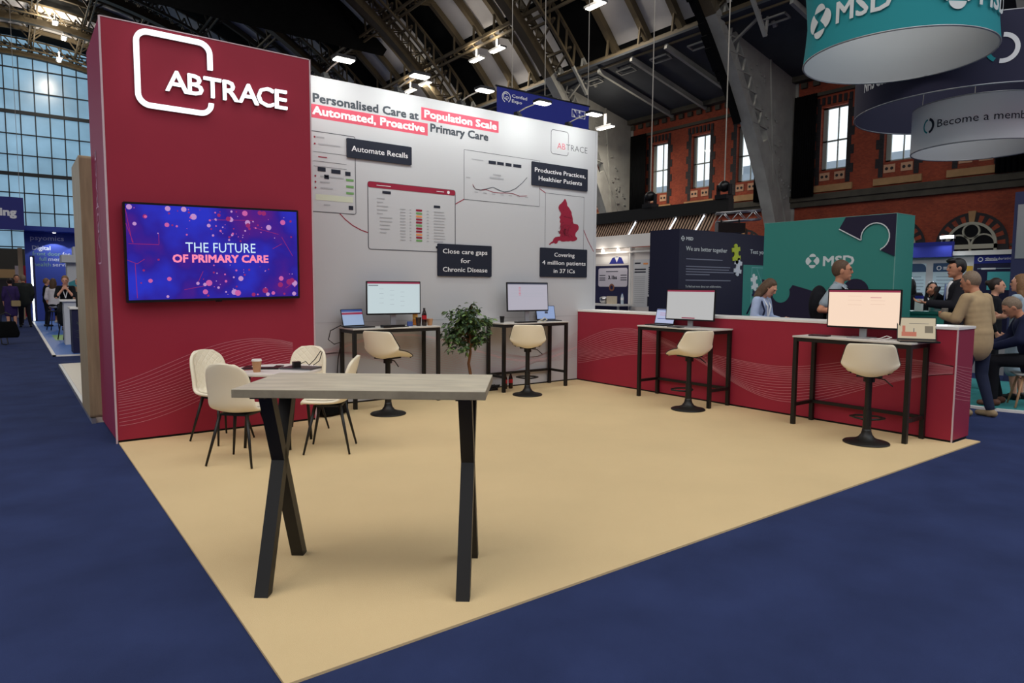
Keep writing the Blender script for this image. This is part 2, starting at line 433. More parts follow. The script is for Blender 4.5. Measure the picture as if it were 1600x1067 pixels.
# ---- main arched ribs
def rib(y, nm):
    mb = MB()
    A = [12.3 + i * 1.55 for i in range(61)]
    for i in range(len(A) - 1):
        a0, a1 = A[i], A[i + 1]
        mb.use(M_IRON if a0 < 40 else M_IRONDARK)
        mb.bar(arc(30.45, a0, y), arc(30.45, a1, y), 0.62, 0.08, up=(math.cos(R(a0)), 0, math.sin(R(a0))))
        mb.bar(arc(31.5, a0, y), arc(31.5, a1, y), 0.4, 0.09, up=(math.cos(R(a0)), 0, math.sin(R(a0))))
        for dy in (-0.2, 0.2):
            mb.bar(arc(30.72, a0, y + dy), arc(30.72, a1, y + dy), 0.05, 0.46, up=(math.cos(R(a0)), 0, math.sin(R(a0))))
            if a0 > 28.5:
                mb.bar(arc(30.5, a0, y + dy), arc(31.5, a1, y + dy), 0.09, 0.06)
                mb.bar(arc(31.5, a0, y + dy), arc(30.5, a1, y + dy), 0.09, 0.06)
        if a0 > 36:   # the second, slighter rib of the pair
            for Rr in (30.7, 31.6): mb.bar(arc(Rr, a0, y - 1.9), arc(Rr, a1, y - 1.9), 0.16, 0.12, up=(math.cos(R(a0)), 0, math.sin(R(a0))))
            mb.bar(arc(30.7, a0, y - 1.9), arc(31.6, a1, y - 1.9), 0.09)
            if i % 2 == 0: mb.bar(arc(31.2, a0, y), arc(31.2, a1, y - 1.9), 0.1); mb.bar(arc(31.2, a1, y), arc(31.2, a1, y - 1.9), 0.12)
    mb.use(M_IRON)
    inn = [arc(30.5, a, 0) for a in (12.3, 15, 18, 21, 24, 27, 28.5)]
    mid = [arc(31.5, a, 0) for a in (28.5, 31, 34, 37.5)]
    out = [(19.92, 0, 13.4), (21.9, 0, 12.9), (23.95, 0, 11.9), (23.95, 0, 0)]
    P = [(p[0], p[2]) for p in inn + mid + out]
    mb.prism(P, -0.14, 0.14, fr((0, y, 0), X_, Z_))
    for j in range(len(out) - 1):
        mb.bar((out[j][0], y, out[j][2]), (out[j + 1][0], y, out[j + 1][2]), 0.55, 0.08, up=(0.7, 0, 0.7))
    mb.bar((22.9, y - 0.16, 0), (21.6, y - 0.16, 12.7), 0.1, 0.1)
    for k in range(40):
        a = 23 + random.random() * 12; rr = 31.6 + random.random() * 0.9
        p = arc(rr, a, y - 0.16)
        if p[0] < 23.8: mb.box((p[0] - 0.05, p[1] - 0.04, p[2] - 0.05), (p[0] + 0.05, p[1], p[2] + 0.05))
    return struct(mb.build(nm))
for i, y in enumerate(RIBS): rib(y, 'trim_%d' % (10 + i))

# ---- purlin trusses running the length of the hall
PUR = [39.3, 46.1, 53.0, 59.9, 66.8, 73.7, 80.6, 87.5, 94.4, 101.3]
for i, a in enumerate(PUR):
    mb = MB()
    n = 96; y0, y1 = -9.0, 75.9; st = (y1 - y0) / n
    for da in (-0.35, 0.35):
        mb.bar(arc(30.95, a + da, y0), arc(30.95, a + da, y1), 0.1, 0.14)
    mb.bar(arc(31.9, a, y0), arc(31.9, a, y1), 0.14, 0.14)
    for k in range(n):
        p, q = (30.95, 31.9) if k % 2 else (31.9, 30.95)
        mb.bar(arc(p, a, y0 + k * st), arc(q, a, y0 + (k + 1) * st), 0.07, 0.07)
        if k % 6 == 0: mb.bar(arc(30.95, a, y0 + k * st), arc(31.9, a - 1.6, y0 + k * st), 0.09, 0.09)
    struct(mb.build('trim_%d' % (30 + i), M_IRONDARK))

# ---- roof lining: three pale panels and a blacked-out skylight in each bay
mb = MB()
SK = 32.25
raf = MB()
for b in range(len(RIBS)):
    yr = RIBS[b]
    ys = [yr, yr - 3.85, yr - 6.05, yr - 8.15, yr - 10.86]
    for k in range(4):
        for j in range(len(PUR) - 1):
            a0, a1 = PUR[j], PUR[j + 1]
            sub = 4
            for q in range(sub):
                b0 = a0 + (a1 - a0) * q / sub; b1 = a0 + (a1 - a0) * (q + 1) / sub
                mb.use(M_VOID if k == 0 else M_LINING)
                i0 = 0.45 if q == 0 and k else 0; i1 = 0.25 if q == sub - 1 and k else 0
                mb.add([arc(SK, b0 + i0, ys[k]), arc(SK, b0 + i0, ys[k + 1]), arc(SK, b1 - i1, ys[k + 1]), arc(SK, b1 - i1, ys[k])], [(0, 1, 2, 3)])
            mb.use(M_VOID)
            for c0, c1 in ((a0 - 0.3, a0 + 0.5), (a1 - 0.3, a1 + 0.3)):
                mb.add([arc(SK + 0.03, c0, ys[k]), arc(SK + 0.03, c0, ys[k + 1]), arc(SK + 0.03, c1, ys[k + 1]), arc(SK + 0.03, c1, ys[k])], [(0, 1, 2, 3)])
    for k in range(1, 4):
        y = ys[k]
        for j in range(len(PUR) - 1):
            for q in range(3):
                b0 = PUR[j] + 6.9 * q / 3; b1 = PUR[j] + 6.9 * (q + 1) / 3
                raf.bar(arc(32.0, b0, y), arc(32.0, b1, y), 0.3, 0.34, up=(math.cos(R(b0)), 0, math.sin(R(b0))))
            raf.bar(arc(31.0, PUR[j], y), arc(31.9, PUR[j] + 1.5, y), 0.1)
            raf.bar(arc(31.0, PUR[j + 1], y), arc(31.9, PUR[j + 1] - 1.5, y), 0.1)
mb.use(M_DARKROOF)
mb.box((0, -20, 0), (6.6, 76, 0.12), Matrix.Translation((17.7, 0, 13.05)) @ Matrix.Rotation(R(13.0), 4, 'Y'))
mb.use(M_VOID)
for a in range(101, 167, 5):
    mb.use(M_LINING); mb.add([arc(SK, a, -20), arc(SK, a, 76), arc(SK, a + 5, 76), arc(SK, a + 5, -20)], [(0, 1, 2, 3)])
struct(mb.build('ceiling'))
struct(raf.build('trim_50', M_IRONDARK))
mb = MB()
for yr in RIBS:
    for d in (3.4, 5.7, 7.9):
        mb.bar((17.9, yr - d, 12.82), (23.9, yr - d, 11.42), 0.16, 0.24)
struct(mb.build('trim_51', M_IRON))
mb = MB()
for yr in RIBS:
    for d in (2.2, 4.6, 6.9, 9.2):
        M = Matrix.Translation((18.75, yr - d, 12.66)) @ Matrix.Rotation(R(13.0), 4, 'Y')
        for a, b in (((-0.26, -0.55), (-0.2, 0.55)), ((0.16, -0.55), (0.22, 0.55)), ((-0.26, -0.55), (0.22, -0.5)), ((-0.26, 0.5), (0.22, 0.55))):
            mb.box((a[0], a[1], -0.02), (b[0], b[1], 0.05), M)
struct(mb.build('trim_52', M_IRON))

struct(MB().box((-39, -20, 0), (-38.5, 76, 4)).build('wall_left', M_BRICK))  # unseen; closes the left side, with the roof above, against sky light
struct(MB().box((-39, -34, 0), (24.5, -33.6, 18.5)).build('wall_rear_baffle', M_BRICK))  # unseen, added behind the camera; its height limits the sky light coming in
# ---- glazed end wall
gz = [24.9, 22.85, 20.65, 18.58, 16.4, 14.35, 12.5, 10.6, 8.7, 6.8, 5.2]
pts = [(CX + 32.6 * math.cos(R(a)), CZ + 32.6 * math.sin(R(a))) for a in range(40, 112, 3)]
mb = MB(); mb.poly([(15.5, 5.0)] + [(x, z) for x, z in pts if z > 5] + [(-20, 5.0)], fr((0, 76.4, 0), X_, Z_))
struct(mb.build('wall_far', M_GABLEPANE))
mb = MB()
for k in range(-9, 18):
    x = -5.7 + 1.22 * k
    zt = CZ + math.sqrt(max(1, 32.5 ** 2 - (x - CX) ** 2))
    mb.box((x - 0.05, 76.2, 5), (x + 0.05, 76.4, zt))
for z in gz:
    t = 0.22 if z in (18.58, 12.5) else 0.06
    xe = CX + math.sqrt(32.5 ** 2 - (z - CZ) ** 2)
    mb.box((-17.5, 76.15, z - t), (min(xe, 15.4), 76.38, z + t * 0.6))
for i in range(len(pts) - 1):
    mb.bar((pts[i][0], 76.2, pts[i][1]), (pts[i + 1][0], 76.2, pts[i + 1][1]), 0.3, 0.3)
struct(mb.build('window_40', mat('dark glazing bar', rgb(24, 32, 40), 0.6)))
mb = MB(); mb.box((-20, 76.0, 0), (24, 76.4, 5.0)); struct(mb.build('baseboard_far', mat('dark lower wall', rgb(60, 60, 58), 0.8)))
mb = MB(); mb.box((15.5, 76.3, 5), (24, 76.6, 14)); struct(mb.build('trim_53', M_BRICK))

# ---- black drapes
def folds(x0, y0, x1, y1, z0, z1, amp=0.07, n=28):
    mb = MB(); d = Vector((x1 - x0, y1 - y0, 0)); nrm = Vector((-d.y, d.x, 0)).normalized()
    vs = []
    for j, z in enumerate((z0, z1)):
        for k in range(n + 1):
            p = Vector((x0, y0, z)) + d * (k / n) + nrm * amp * math.sin(k * 2.1)
            vs.append(p)
    mb.add(vs, [(k, k + 1, n + 2 + k, n + 1 + k) for k in range(n)])
    return mb
dr = [(19.98, 21.2, 'black curtain strip on the brick wall just right of the far grey rib'),
      (10.95, 12.55, 'black curtain strip on the brick wall just left of the near grey rib'),
      (9.35, 10.45, 'black curtain strip on the brick wall just right of the near grey rib'),
      (0.1, 1.95, 'black curtain strip on the brick wall behind the hanging rings')]
for y0, y1, lb in dr:
    o = folds(23.62, y0, 23.62, y1, 5.9 if y0 != 0.1 else 6.0, 10.7).build('wall_curtain', M_BLACKMATT)
    finish(o, solid=0.03, smooth=True); tag(o, lb, 'curtain', 'black wall curtains')
mb = MB(); Mx = fr((0, 35.9, 0), X_, Z_)
ar = [(CX + 31.9 * math.cos(R(a)), CZ + 31.9 * math.sin(R(a))) for a in range(48, 100, 2)]
mb.prism([(-11, 17.45), (14.2, 17.45)] + [p for p in ar if p[1] > 17.5 and p[0] > -11], -0.03, 0.03, Mx)
tag(mb.build('roof_drape', M_BLACKMATT), 'huge black cloth hung from the roof behind the burgundy tower', 'drape')
# black cloth draped along the near rib
mb = MB()
for a in range(31, 46):
    w = 0.28 + 0.16 * math.sin(a * 0.9)
    if a < 33: w = 0.12
    p, q = arc(30.3, a, 11.12), arc(30.3, a + 1, 11.12)
    mb.bar(p, q, 0.3, w * 1.6, up=(math.cos(R(a)), 0, math.sin(R(a))))
tag(mb.build('rib_cloth', M_BLACKMATT), 'black cloth bundled along the lower edge of the near grey rib', 'cloth')

# ---- high bay lamps under the purlins
LED = glow('warm white led', (1.0, 0.93, 0.78), 14)
def highbay(loc, lb, power=260, up=0.35):
    t = thing('high_bay_lamp', lb, 'lamp', loc, 0, 'high bay roof lamps')
    mb = MB(); mb.box((-0.22, -0.6, 0), (0.22, 0.6, 0.1)); mb.box((-0.05, -0.1, 0.1), (0.05, 0.1, 0.75)); mb.build('housing', M_SILVER, t)
    mb = MB()
    for x in (-0.14, 0.02): mb.box((x, -0.56, -0.03), (x + 0.12, 0.56, 0))
    mb.build('led_strip', LED, t)
    l = bpy.data.lights.new('high_bay_light', 'AREA'); l.shape = 'RECTANGLE'; l.size = 0.4; l.size_y = 1.1; l.energy = power; l.color = (1, 0.9, 0.76); l.spread = R(170)
    o = bpy.data.objects.new('light', l); COL.objects.link(o); o.parent = t; o.location = (0, 0, -0.05)
    u = bpy.data.lights.new('roof_fill_point', 'POINT'); u.energy = power * up; u.color = (1, 0.88, 0.7); u.shadow_soft_size = 0.2  # added point fill that brightens the roof lining, stronger at the far end
    o = bpy.data.objects.new('light', u); COL.objects.link(o); o.parent = t; o.location = (-0.45, 0, 0.5)
for loc, lb in (((15.65, 26.3, 15.0), 'roof lamp, left one of the bright pair above the white wall'),
                ((15.65, 24.2, 15.0), 'roof lamp, right one of the bright pair above the white wall'),
                ((15.6, 34.45, 15.0), 'small roof lamp just above the white wall, left of its neighbour'),
                ((15.6, 32.4, 15.0), 'small roof lamp beside a spotlight head, just above the white wall'),
                ((15.7, 16.2, 14.9), 'roof lamp at the top edge above the pale roof panels'),
                ((19.5, 19.25, 10.3), 'hall lamp beside the top right corner of the white wall'),
                ((-3.2, 62.5, 23.6), 'brightest roof lamp in front of the glazed end wall'),
                ((-2.4, 66.0, 23.5), 'fainter roof lamp right of the brightest one by the glazed end wall'),
                ((-2.6, 70.0, 22.6), 'third roof lamp below the bright ones by the glazed end wall')):
    highbay(loc, lb, 260, 2.2 if loc[1] > 60 else 0.35)

# ================================================================== THE STAND
XL, XT, YT, HT = -6.554, -4.621, -0.758, 3.92
mb = MB(); mb.prism([(-6.545, -5.559), (0.31, -5.559), (0.31, -5.43), (-0.005, -5.43), (-0.005, -0.005), (XT + 0.005, -0.005), (XT + 0.005, YT - 0.008), (-6.545, YT - 0.008)], 0.0, 0.012)
tag(mb.build('stand_carpet', M_CREAM), 'cream carpet covering the floor of the stand', 'carpet')

def wave(mb, M, s0, s1, zc, amp, k, ph, spread, k2, ph2, n=14, wd=0.005, w=0.002, steps=48, zmin=0.02):
    for i in range(n):
        t = i / (n - 1) - 0.5; pts = []
        for q in range(steps + 1):
            s = s0 + (s1 - s0) * q / steps
            z = zc + amp * math.sin(k * s + ph) + t * spread * (0.15 + 0.85 * abs(math.sin(k2 * s + ph2))) + 0.02 * math.sin(3 * s + i * 0.4)
            pts.append((s, max(zmin, z)))
        mb.stroke(pts, wd, M, w)

def logo_mark(mb, M, x0, y0, x1, y1, r, wd, gap=None, w=0.002, d=0.0):
    """rounded square outline; gap=(ya,yb) leaves a break in its right side"""
    P = rrect(x0, y0, x1, y1, r, 8)
    if gap:
        # start on the right side above the gap and walk round to below it
        n = 9
        path = [(x1, gap[1])] + P[n:2 * n] + P[2 * n:3 * n] + P[3 * n:] + P[:n] + [(x1, gap[0])]
        if d:
            L = []; Q = []
            for i, (x, y) in enumerate(path):
                xa, ya = path[max(i - 1, 0)]; xb, yb = path[min(i + 1, len(path) - 1)]
                dd = math.hypot(xb - xa, yb - ya) or 1; nx, ny = -(yb - ya) / dd * wd / 2, (xb - xa) / dd * wd / 2
                L.append((x + nx, y + ny)); Q.append((x - nx, y - ny))
            N = len(path)
            vs = [(x, y, ww) for ww in (w, w + d) for ln in (L, Q) for x, y in ln]
            fs = []
            for k in range(N - 1):
                fs += [(2 * N + k, 3 * N + k, 3 * N + k + 1, 2 * N + k + 1), (k, 2 * N + k, 2 * N + k + 1, k + 1), (N + k, N + k + 1, 3 * N + k + 1, 3 * N + k), (k, k + 1, N + k + 1, N + k)]
            mb.add(vs, fs + [(0, N, 3 * N, 2 * N), (N - 1, 3 * N - 1, 4 * N - 1, 2 * N - 1)][:2], M)
        else:
            mb.stroke(path, wd, M, w)
    else:
        mb.stroke(P, wd, M, w, closed=True)

# ---- burgundy tower
TF = fr((0, YT, 0), X_, Z_)
TSIDE = fr((XL, 0, 0), NY, Z_)
TSIDE_R = fr((XL, 0, 0), Z_, Y_)
tw = thing('display_tower', 'tall burgundy tower with lit logo and screen at left of the stand', 'tower', (0, 0, 0))
mb = MB().use(M_RED); mb.box((XL, YT, 0.03), (XT, 0.477, HT)); mb.use(M_REDSIDE)
mb.box((XL - 0.004, YT + 0.002, 0.03), (XL, 0.477, HT)); mb.build('body', None, tw)
mb = MB()
mb.box((XL - 0.012, YT - 0.006, 0.0), (XL + 0.004, YT + 0.012, HT)); mb.box((XT - 0.012, YT - 0.004, 0.0), (XT + 0.003, YT + 0.012, HT + 0.004))
mb.box((XL, YT - 0.004, HT - 0.006), (XT, YT + 0.01, HT + 0.004)); mb.build('edge_profile', M_TRIM, tw)
mb = MB(); mb.box((XL + 0.01, YT + 0.015, 0), (XT - 0.01, 0.46, 0.03)); mb.build('plinth', M_BLACK, tw)
mb = MB(); wave(mb, TF, XL + 0.02, XT - 0.25, 0.58, 0.2, 1.75, 5.0 - 1.75 * -6.55 + 0.0, 0.5, 1.1, 1.1 * 6.55 + 0.9, n=16, wd=0.004)
wave(mb, TSIDE, -0.45, YT * -1 - 0.01, 0.62, -0.16, 5.2, 0.2, 0.42, 2.0, 0.3, n=12, wd=0.004, steps=24); mb.build('wave_pattern', M_WAVE, tw)
mb = MB()
logo_mark(mb, TSIDE_R, 1.72, -0.12, 2.285, 0.19, 0.05, 0.016, w=0.006)
mb.text('ABTRACE', 1.86, -0.04, 0.12, TSIDE_R, 0.006, width=0.98, bold=0.004)
mb.build('side_logo', mat('pale lilac ink', rgb(216, 170, 196), 0.6), tw)

# lit logo, standing off the face of the tower
NEON = glow('white lit acrylic', (0.95, 0.96, 1.0), 1.6)
lg = thing('illuminated_logo', 'white lit rounded square and seven letters high on the burgundy tower', 'sign', (0, 0, 0))
mb = MB(); logo_mark(mb, TF, -6.275, 3.18, -5.64, 3.848, 0.1, 0.045, gap=(3.285, 3.605), w=0.03, d=0.03); mb.build('square_outline', NEON, lg)
mb = MB(); logo_mark(mb, TF, -6.275, 3.18, -5.64, 3.848, 0.1, 0.046, gap=(3.285, 3.605), w=0.004, d=0.026)
mb.build('outline_return', M_SILVER, lg)
xs = [(-6.04 + (a + 6.04) * 0.955, b * 0.955) for a, b in ((-6.04, 0.205), (-5.835, 0.14), (-5.685, 0.165), (-5.5, 0.15), (-5.345, 0.2), (-5.155, 0.17), (-4.965, 0.125))]
for ch, (x, wd) in zip('ABTRACE', xs):
    mb = MB(); mb.text(ch, x, 3.345, 0.2, TF, 0.03, width=wd, bold=0.004, depth=0.03)
    l = mb.build('letter', NEON, lg); l['label'] = 'lit letter ' + ch
    mb = MB(); mb.text(ch, x, 3.345, 0.2, TF, 0.004, width=wd, bold=0.005, depth=0.026); mb.build('letter_return', M_SILVER, l)

# ---- big screen on the tower
def screen_mat():
    m = bpy.data.materials.new('blue violet screen picture'); m.use_nodes = True
    nt = m.node_tree; b = nt.nodes['Principled BSDF']; b.inputs['Base Color'].default_value = (0.005, 0.005, 0.01, 1); b.inputs['Roughness'].default_value = 0.12
    tc = nt.nodes.new('ShaderNodeTexCoord')
    n = nt.nodes.new('ShaderNodeTexNoise'); n.inputs['Scale'].default_value = 1.9; n.inputs['Detail'].default_value = 3
    nt.links.new(tc.outputs['Object'], n.inputs['Vector'])
    r = nt.nodes.new('ShaderNodeValToRGB'); e = r.color_ramp.elements
    e[0].position = 0.32; e[0].color = (*rgb(40, 52, 200), 1); e[1].position = 0.68; e[1].color = (*rgb(92, 28, 130), 1)
    k = r.color_ramp.elements.new(0.5); k.color = (*rgb(44, 30, 150), 1)
    nt.links.new(n.outputs['Fac'], r.inputs[0]); nt.links.new(r.outputs[0], b.inputs['Emission Color']); b.inputs['Emission Strength'].default_value = 0.9
    return m
tv = thing('wall_screen', 'large flat screen showing THE FUTURE OF PRIMARY CARE on the burgundy tower', 'screen', (0, 0, 0))
TV = fr((0, YT, 0), (1, 0, 0.022), Z_)
x0, x1, z0, z1 = -6.445, -4.812, 1.475, 2.41
mb = MB(); mb.prism(rrect(x0, z0, x1, z1, 0.012, 3), 0.035, 0.085, TV); mb.box((-5.9, 1.65, 0.002), (-5.3, 2.2, 0.035), TV); mb.build('housing', M_PLASTIC, tv)
mb = MB().use(screen_mat()); mb.rect(x0 + 0.02, z0 + 0.025, x1 - 0.02, z1 - 0.02, TV, 0.0865)
pk = [glow('rose bokeh', rgb(232, 110, 190), 0.7), glow('pale bokeh', rgb(214, 160, 226), 0.75), glow('magenta bokeh', rgb(190, 50, 140), 0.55)]
rnd = random.Random(4)
def on_tv(u, v): return x0 + 0.02 + u * 1.59, z1 - 0.02 - v * 0.89
spots = []
for cxu, cyv, n, sx, sy in ((0.45, 0.1, 34, 0.2, 0.08), (0.55, 0.3, 26, 0.1, 0.07), (0.8, 0.2, 12, 0.12, 0.08), (0.6, 0.72, 20, 0.12, 0.08), (0.6, 0.88, 30, 0.22, 0.08), (0.12, 0.5, 8, 0.08, 0.3), (0.9, 0.85, 12, 0.07, 0.1)):
    for _ in range(n):
        u = min(0.98, max(0.02, rnd.gauss(cxu, sx))); v = min(0.97, max(0.03, rnd.gauss(cyv, sy)))
        if 0.37 < v < 0.63 and 0.22 < u < 0.82: continue
        spots.append((u, v, 0.004 + 0.026 * rnd.random() ** 1.6 * (1.1 if abs(v - 0.5) > 0.28 else 0.3)))
for i, (u, v, rr) in enumerate(spots):
    x, y = on_tv(u, v); mb.use(pk[i % 3])
    rr = min(rr, x - x0 - 0.022, x1 - 0.022 - x, z1 - 0.022 - y, y - z0 - 0.03)
    if rr > 0.001: mb.poly(circ(x, y, rr, 10), TV, 0.0868 + i * 2e-6)
mb.use(pk[2])
for a, b in (((0.0, 0.05), (0.03, 0.4)), ((0.0, 0.2), (0.035, 0.4)), ((0.01, 0.41), (0.17, 0.415)), ((0.0, 0.58), (0.05, 0.62)), ((0.05, 0.62), (0.09, 0.57)), ((0.04, 0.62), (0.045, 0.98)), ((0.72, 0.2), (0.88, 0.27)), ((0.9, 0.3), (0.97, 0.52)), ((0.84, 0.44), (0.9, 0.38)), ((0.17, 0.3), (0.17, 0.41)), ((0.38, 0.82), (0.41, 0.7)), ((0.47, 0.13), (0.72, 0.12)), ((0.3, 0.9), (0.42, 0.86)), ((0.92, 0.9), (0.99, 0.82))):
    mb.stroke([on_tv(*a), on_tv(*b)], 0.005, TV, 0.0867)
mb.build('picture', None, tv)
mb = MB().use(glow('icy white letters', rgb(214, 240, 255), 1.0)); mb.text('THE FUTURE', -5.925, 1.953, 0.1, TV, 0.088, width=0.66, bold=0.0)
mb.use(glow('rose letters', rgb(255, 140, 176), 1.0)); mb.text('OF PRIMARY CARE', -6.04, 1.855, 0.077, TV, 0.088, width=0.9, bold=0.02); mb.build('caption', None, tv)
mb = MB(); mb.box((-5.66, z0 - 0.012, 0.05), (-5.6, z0, 0.07), TV); mb.build('sensor', M_PLASTIC, tv)

# ---- white back wall
BW = fr((0, 0, 0), X_, Z_)
bw = thing('back_wall', 'tall white printed wall with red headline and screenshots behind the bar tables', 'exhibition wall', (0, 0, 0))
mb = MB(); mb.box((XT + 0.004, 0.0, 0.03), (0.382, 0.1, 4.0)); mb.build('panel', M_WHITE, bw)
mb = MB(); mb.box((XT + 0.006, 0.01, 0), (0.38, 0.09, 0.03)); mb.build('plinth', M_BLACK, bw)
mb = MB().use(M_FAINT); mb.box((XT, -0.0015, 1.045), (0.0, 0.0, 1.05)); mb.box((0.33, -0.0015, 1.2), (0.334, 0.0, 4.0)); mb.build('panel_joint', None, bw)
mb = MB().use(M_INK)
mb.text('Personalised Care at', -4.31, 3.695, 0.105, BW, width=1.42, bold=0.018)
mb.text('Primary Care', -2.705, 3.572, 0.108, BW, width=0.935, bold=0.018)
mb.use(M_PINK); mb.rect(-2.845, 3.705, -1.585, 3.868, BW, 0.001); mb.rect(-4.6, 3.508, -2.748, 3.668, BW, 0.001)
mb.use(M_PAPER); mb.text('Population Scale', -2.795, 3.745, 0.1, BW, 0.003, width=1.17, bold=0.02)
mb.text('Automated, Proactive', -4.32, 3.55, 0.1, BW, 0.003, width=1.52, bold=0.02)
mb.build('headline', None, bw)
mb = MB().use(M_LINE)
logo_mark(mb, BW, -0.6, 3.54, -0.248, 3.9, 0.045, 0.009, gap=(3.6, 3.725), w=0.002)
mb.text('TRACE', -0.29, 3.625, 0.098, BW, width=0.445, bold=-0.012)
mb.use(M_PINK); mb.text('AB', -0.475, 3.625, 0.098, BW, width=0.165, bold=-0.012)
mb.build('printed_logo', None, bw)

def ui(mb, rnd, x, y, w, h=0.012):  # a line of illegible small print
    mb.use(M_FAINT); mb.rect(x, y, x + w, y + h, BW, 0.004)
def board(x0, z0, x1, z1, lines, hgt, step, wd, lb):
    mb = MB(); mb.prism(rrect(x0, z0, x1, z1, 0.012, 2), 0.004, 0.02, BW); b = mb.build('caption_board', M_NAVYBOARD, bw); b['label'] = lb
    mb = MB(); n = len(lines); zc = (z0 + z1) / 2
    for i, (t, w_) in enumerate(zip(lines, wd)):
        mb.text(t, (x0 + x1) / 2, zc + ((n - 1) / 2 - i) * step - hgt / 2, hgt, BW, 0.022, width=w_, align='C', bold=0.006)
    mb.build('lettering', M_PAPER, b)
board(-3.9, 3.09, -3.0, 3.325, ['Automate Recalls'], 0.068, 0.1, [0.78], 'dark board lettered Automate Recalls')
board(-2.61, 1.645, -1.711, 2.088, ['Close care gaps', 'for', 'Chronic Disease'], 0.066, 0.125, [0.74, 0.16, 0.74], 'dark board lettered Close care gaps for Chronic Disease')
board(-0.98, 3.03, 0.158, 3.376, ['Productive Practices,', 'Healthier Patients'], 0.066, 0.12, [1.03, 0.88], 'dark board lettered Productive Practices, Healthier Patients')
board(-0.803, 1.66, 0.17, 2.105, ['Covering', '4 million patients', 'in 37 ICs'], 0.064, 0.125, [0.42, 0.9, 0.44], 'dark board lettered Covering 4 million patients in 37 ICs')

def shot(x0, z0, x1, z1, wd=0.009, r=0.02, w=0.001):
    mb = MB().use(M_WHITE); mb.poly(rrect(x0, z0, x1, z1, r, 3), BW, w)
    mb.use(M_LINE); mb.stroke(rrect(x0, z0, x1, z1, r, 3), wd, BW, w + 0.0015, closed=True)
    return mb
rnd = random.Random(11)
mb = shot(-4.612, 2.4, -3.785, 3.352)   # recalls form, partly behind the tower
for y, w_, x in ((3.28, 0.1, -4.28), (3.2, 0.28, -4.26), (2.82, 0.3, -4.24), (2.75, 0.12, -4.24), (2.68, 0.16, -4.24), (2.48, 0.08, -4.2)): ui(mb, rnd, x, y, w_, 0.016)
mb.use(M_LINE)
for y in (3.11, 3.0, 2.94): mb.rect(-4.32, y, -3.9, y + 0.004, BW, 0.004)
mb.use(M_CRIMSON); mb.rect(-4.26, 3.05, -4.15, 3.062, BW, 0.004)
for y in (3.285, 3.205, 2.825, 2.755, 2.685): mb.poly(circ(-4.3, y, 0.012, 8), BW, 0.004)
mb.use(M_NAVYBOARD)
for x, y, w_ in ((-4.27, 2.885, 0.1), (-4.1, 2.875, 0.12), (-3.92, 2.865, 0.07), (-4.19, 2.96 - 0.16, 0.06), (-3.88, 2.45, 0.06)): mb.rect(x, y, x + w_, y + 0.05, BW, 0.004)
mb.use(M_GREEN)
for y in (2.8, 2.72, 2.64): mb.rect(-3.91, y, -3.81, y + 0.028, BW, 0.004)
mb.use(mat('pale green ink', rgb(208, 214, 192), 0.6)); mb.rect(-4.3, 2.54, -3.82, 2.61, BW, 0.003)
mb.build('screenshot_print', None, bw)
mb = shot(-3.62, 1.975, -2.32, 2.826, 0.011, 0.03)   # patient list with coloured pills
mb.use(M_CRIMSON); mb.prism(rrect(-3.62, 2.755, -2.32, 2.826, 0.025, 3), 0.001, 0.004, BW)
mb.use(M_PAPER); mb.poly(circ(-2.43, 2.79, 0.022, 12), BW, 0.006); mb.rect(-3.5, 2.785, -3.3, 2.792, BW, 0.006); mb.rect(-2.62, 2.785, -2.5, 2.792, BW, 0.006)
mb.use(M_NAVYBOARD); mb.rect(-3.42, 2.69, -3.3, 2.725, BW, 0.004); mb.rect(-2.66, 2.565, -2.56, 2.598, BW, 0.004); mb.rect(-2.63, 2.02, -2.59, 2.05, BW, 0.004)
for i in range(11):
    y = 2.5 - i * 0.04
    mb.use((M_CRIMSON, M_GREEN, M_AMBER, M_CRIMSON, M_CRIMSON, M_GREEN, M_CRIMSON, M_CRIMSON, M_AMBER, M_CRIMSON, M_GREEN)[i])
    mb.poly(rrect(-2.935, y, -2.84, y + 0.026, 0.012, 3), BW, 0.004)
    ui(mb, rnd, -3.17, y + 0.006, 0.08); ui(mb, rnd, -3.03, y + 0.006, 0.025); ui(mb, rnd, -2.77, y + 0.006, 0.03); ui(mb, rnd, -2.66, y + 0.006, 0.14 + 0.05 * rnd.random())
for i in range(10): ui(mb, rnd, -3.5 + (0.04 if i > 4 else 0), 2.62 - i * 0.048, 0.08 + 0.1 * rnd.random())
mb.build('screenshot_print', None, bw)
mb = shot(-2.173, 2.72, -0.818, 3.4, 0.006, 0.004)   # line chart
mb.use(M_NAVYBOARD)
for x, w_ in ((-1.76, 0.13), (-1.61, 0.12), (-1.46, 0.11), (-1.32, 0.15)): mb.rect(x, 3.255, x + w_, 3.3, BW, 0.004)
ui(mb, rnd, -2.05, 3.28, 0.2); ui(mb, rnd, -2.14, 3.02, 0.07); ui(mb, rnd, -1.68, 3.1, 0.14, 0.02); ui(mb, rnd, -1.74, 3.05, 0.25, 0.024)
for i in range(7): ui(mb, rnd, -2.0 + i * 0.15, 2.83, 0.06)
mb.use(M_INK); mb.stroke([(-2.03, 2.92), (-1.98, 2.875), (-1.9, 2.87), (-1.78, 2.9), (-1.68, 2.93), (-1.58, 2.9), (-1.48, 2.88), (-1.38, 2.9), (-1.27, 2.95), (-1.15, 3.04), (-1.06, 3.13)], 0.009, BW, 0.004)
mb.use(M_CRIMSON); mb.stroke([(-2.03, 2.94), (-1.99, 2.88), (-1.88, 2.87), (-1.8, 2.885), (-1.68, 2.86), (-1.55, 2.86), (-1.42, 2.87), (-1.32, 2.87), (-1.2, 2.845), (-1.06, 2.86)], 0.007, BW, 0.004)
mb.build('screenshot_print', None, bw)
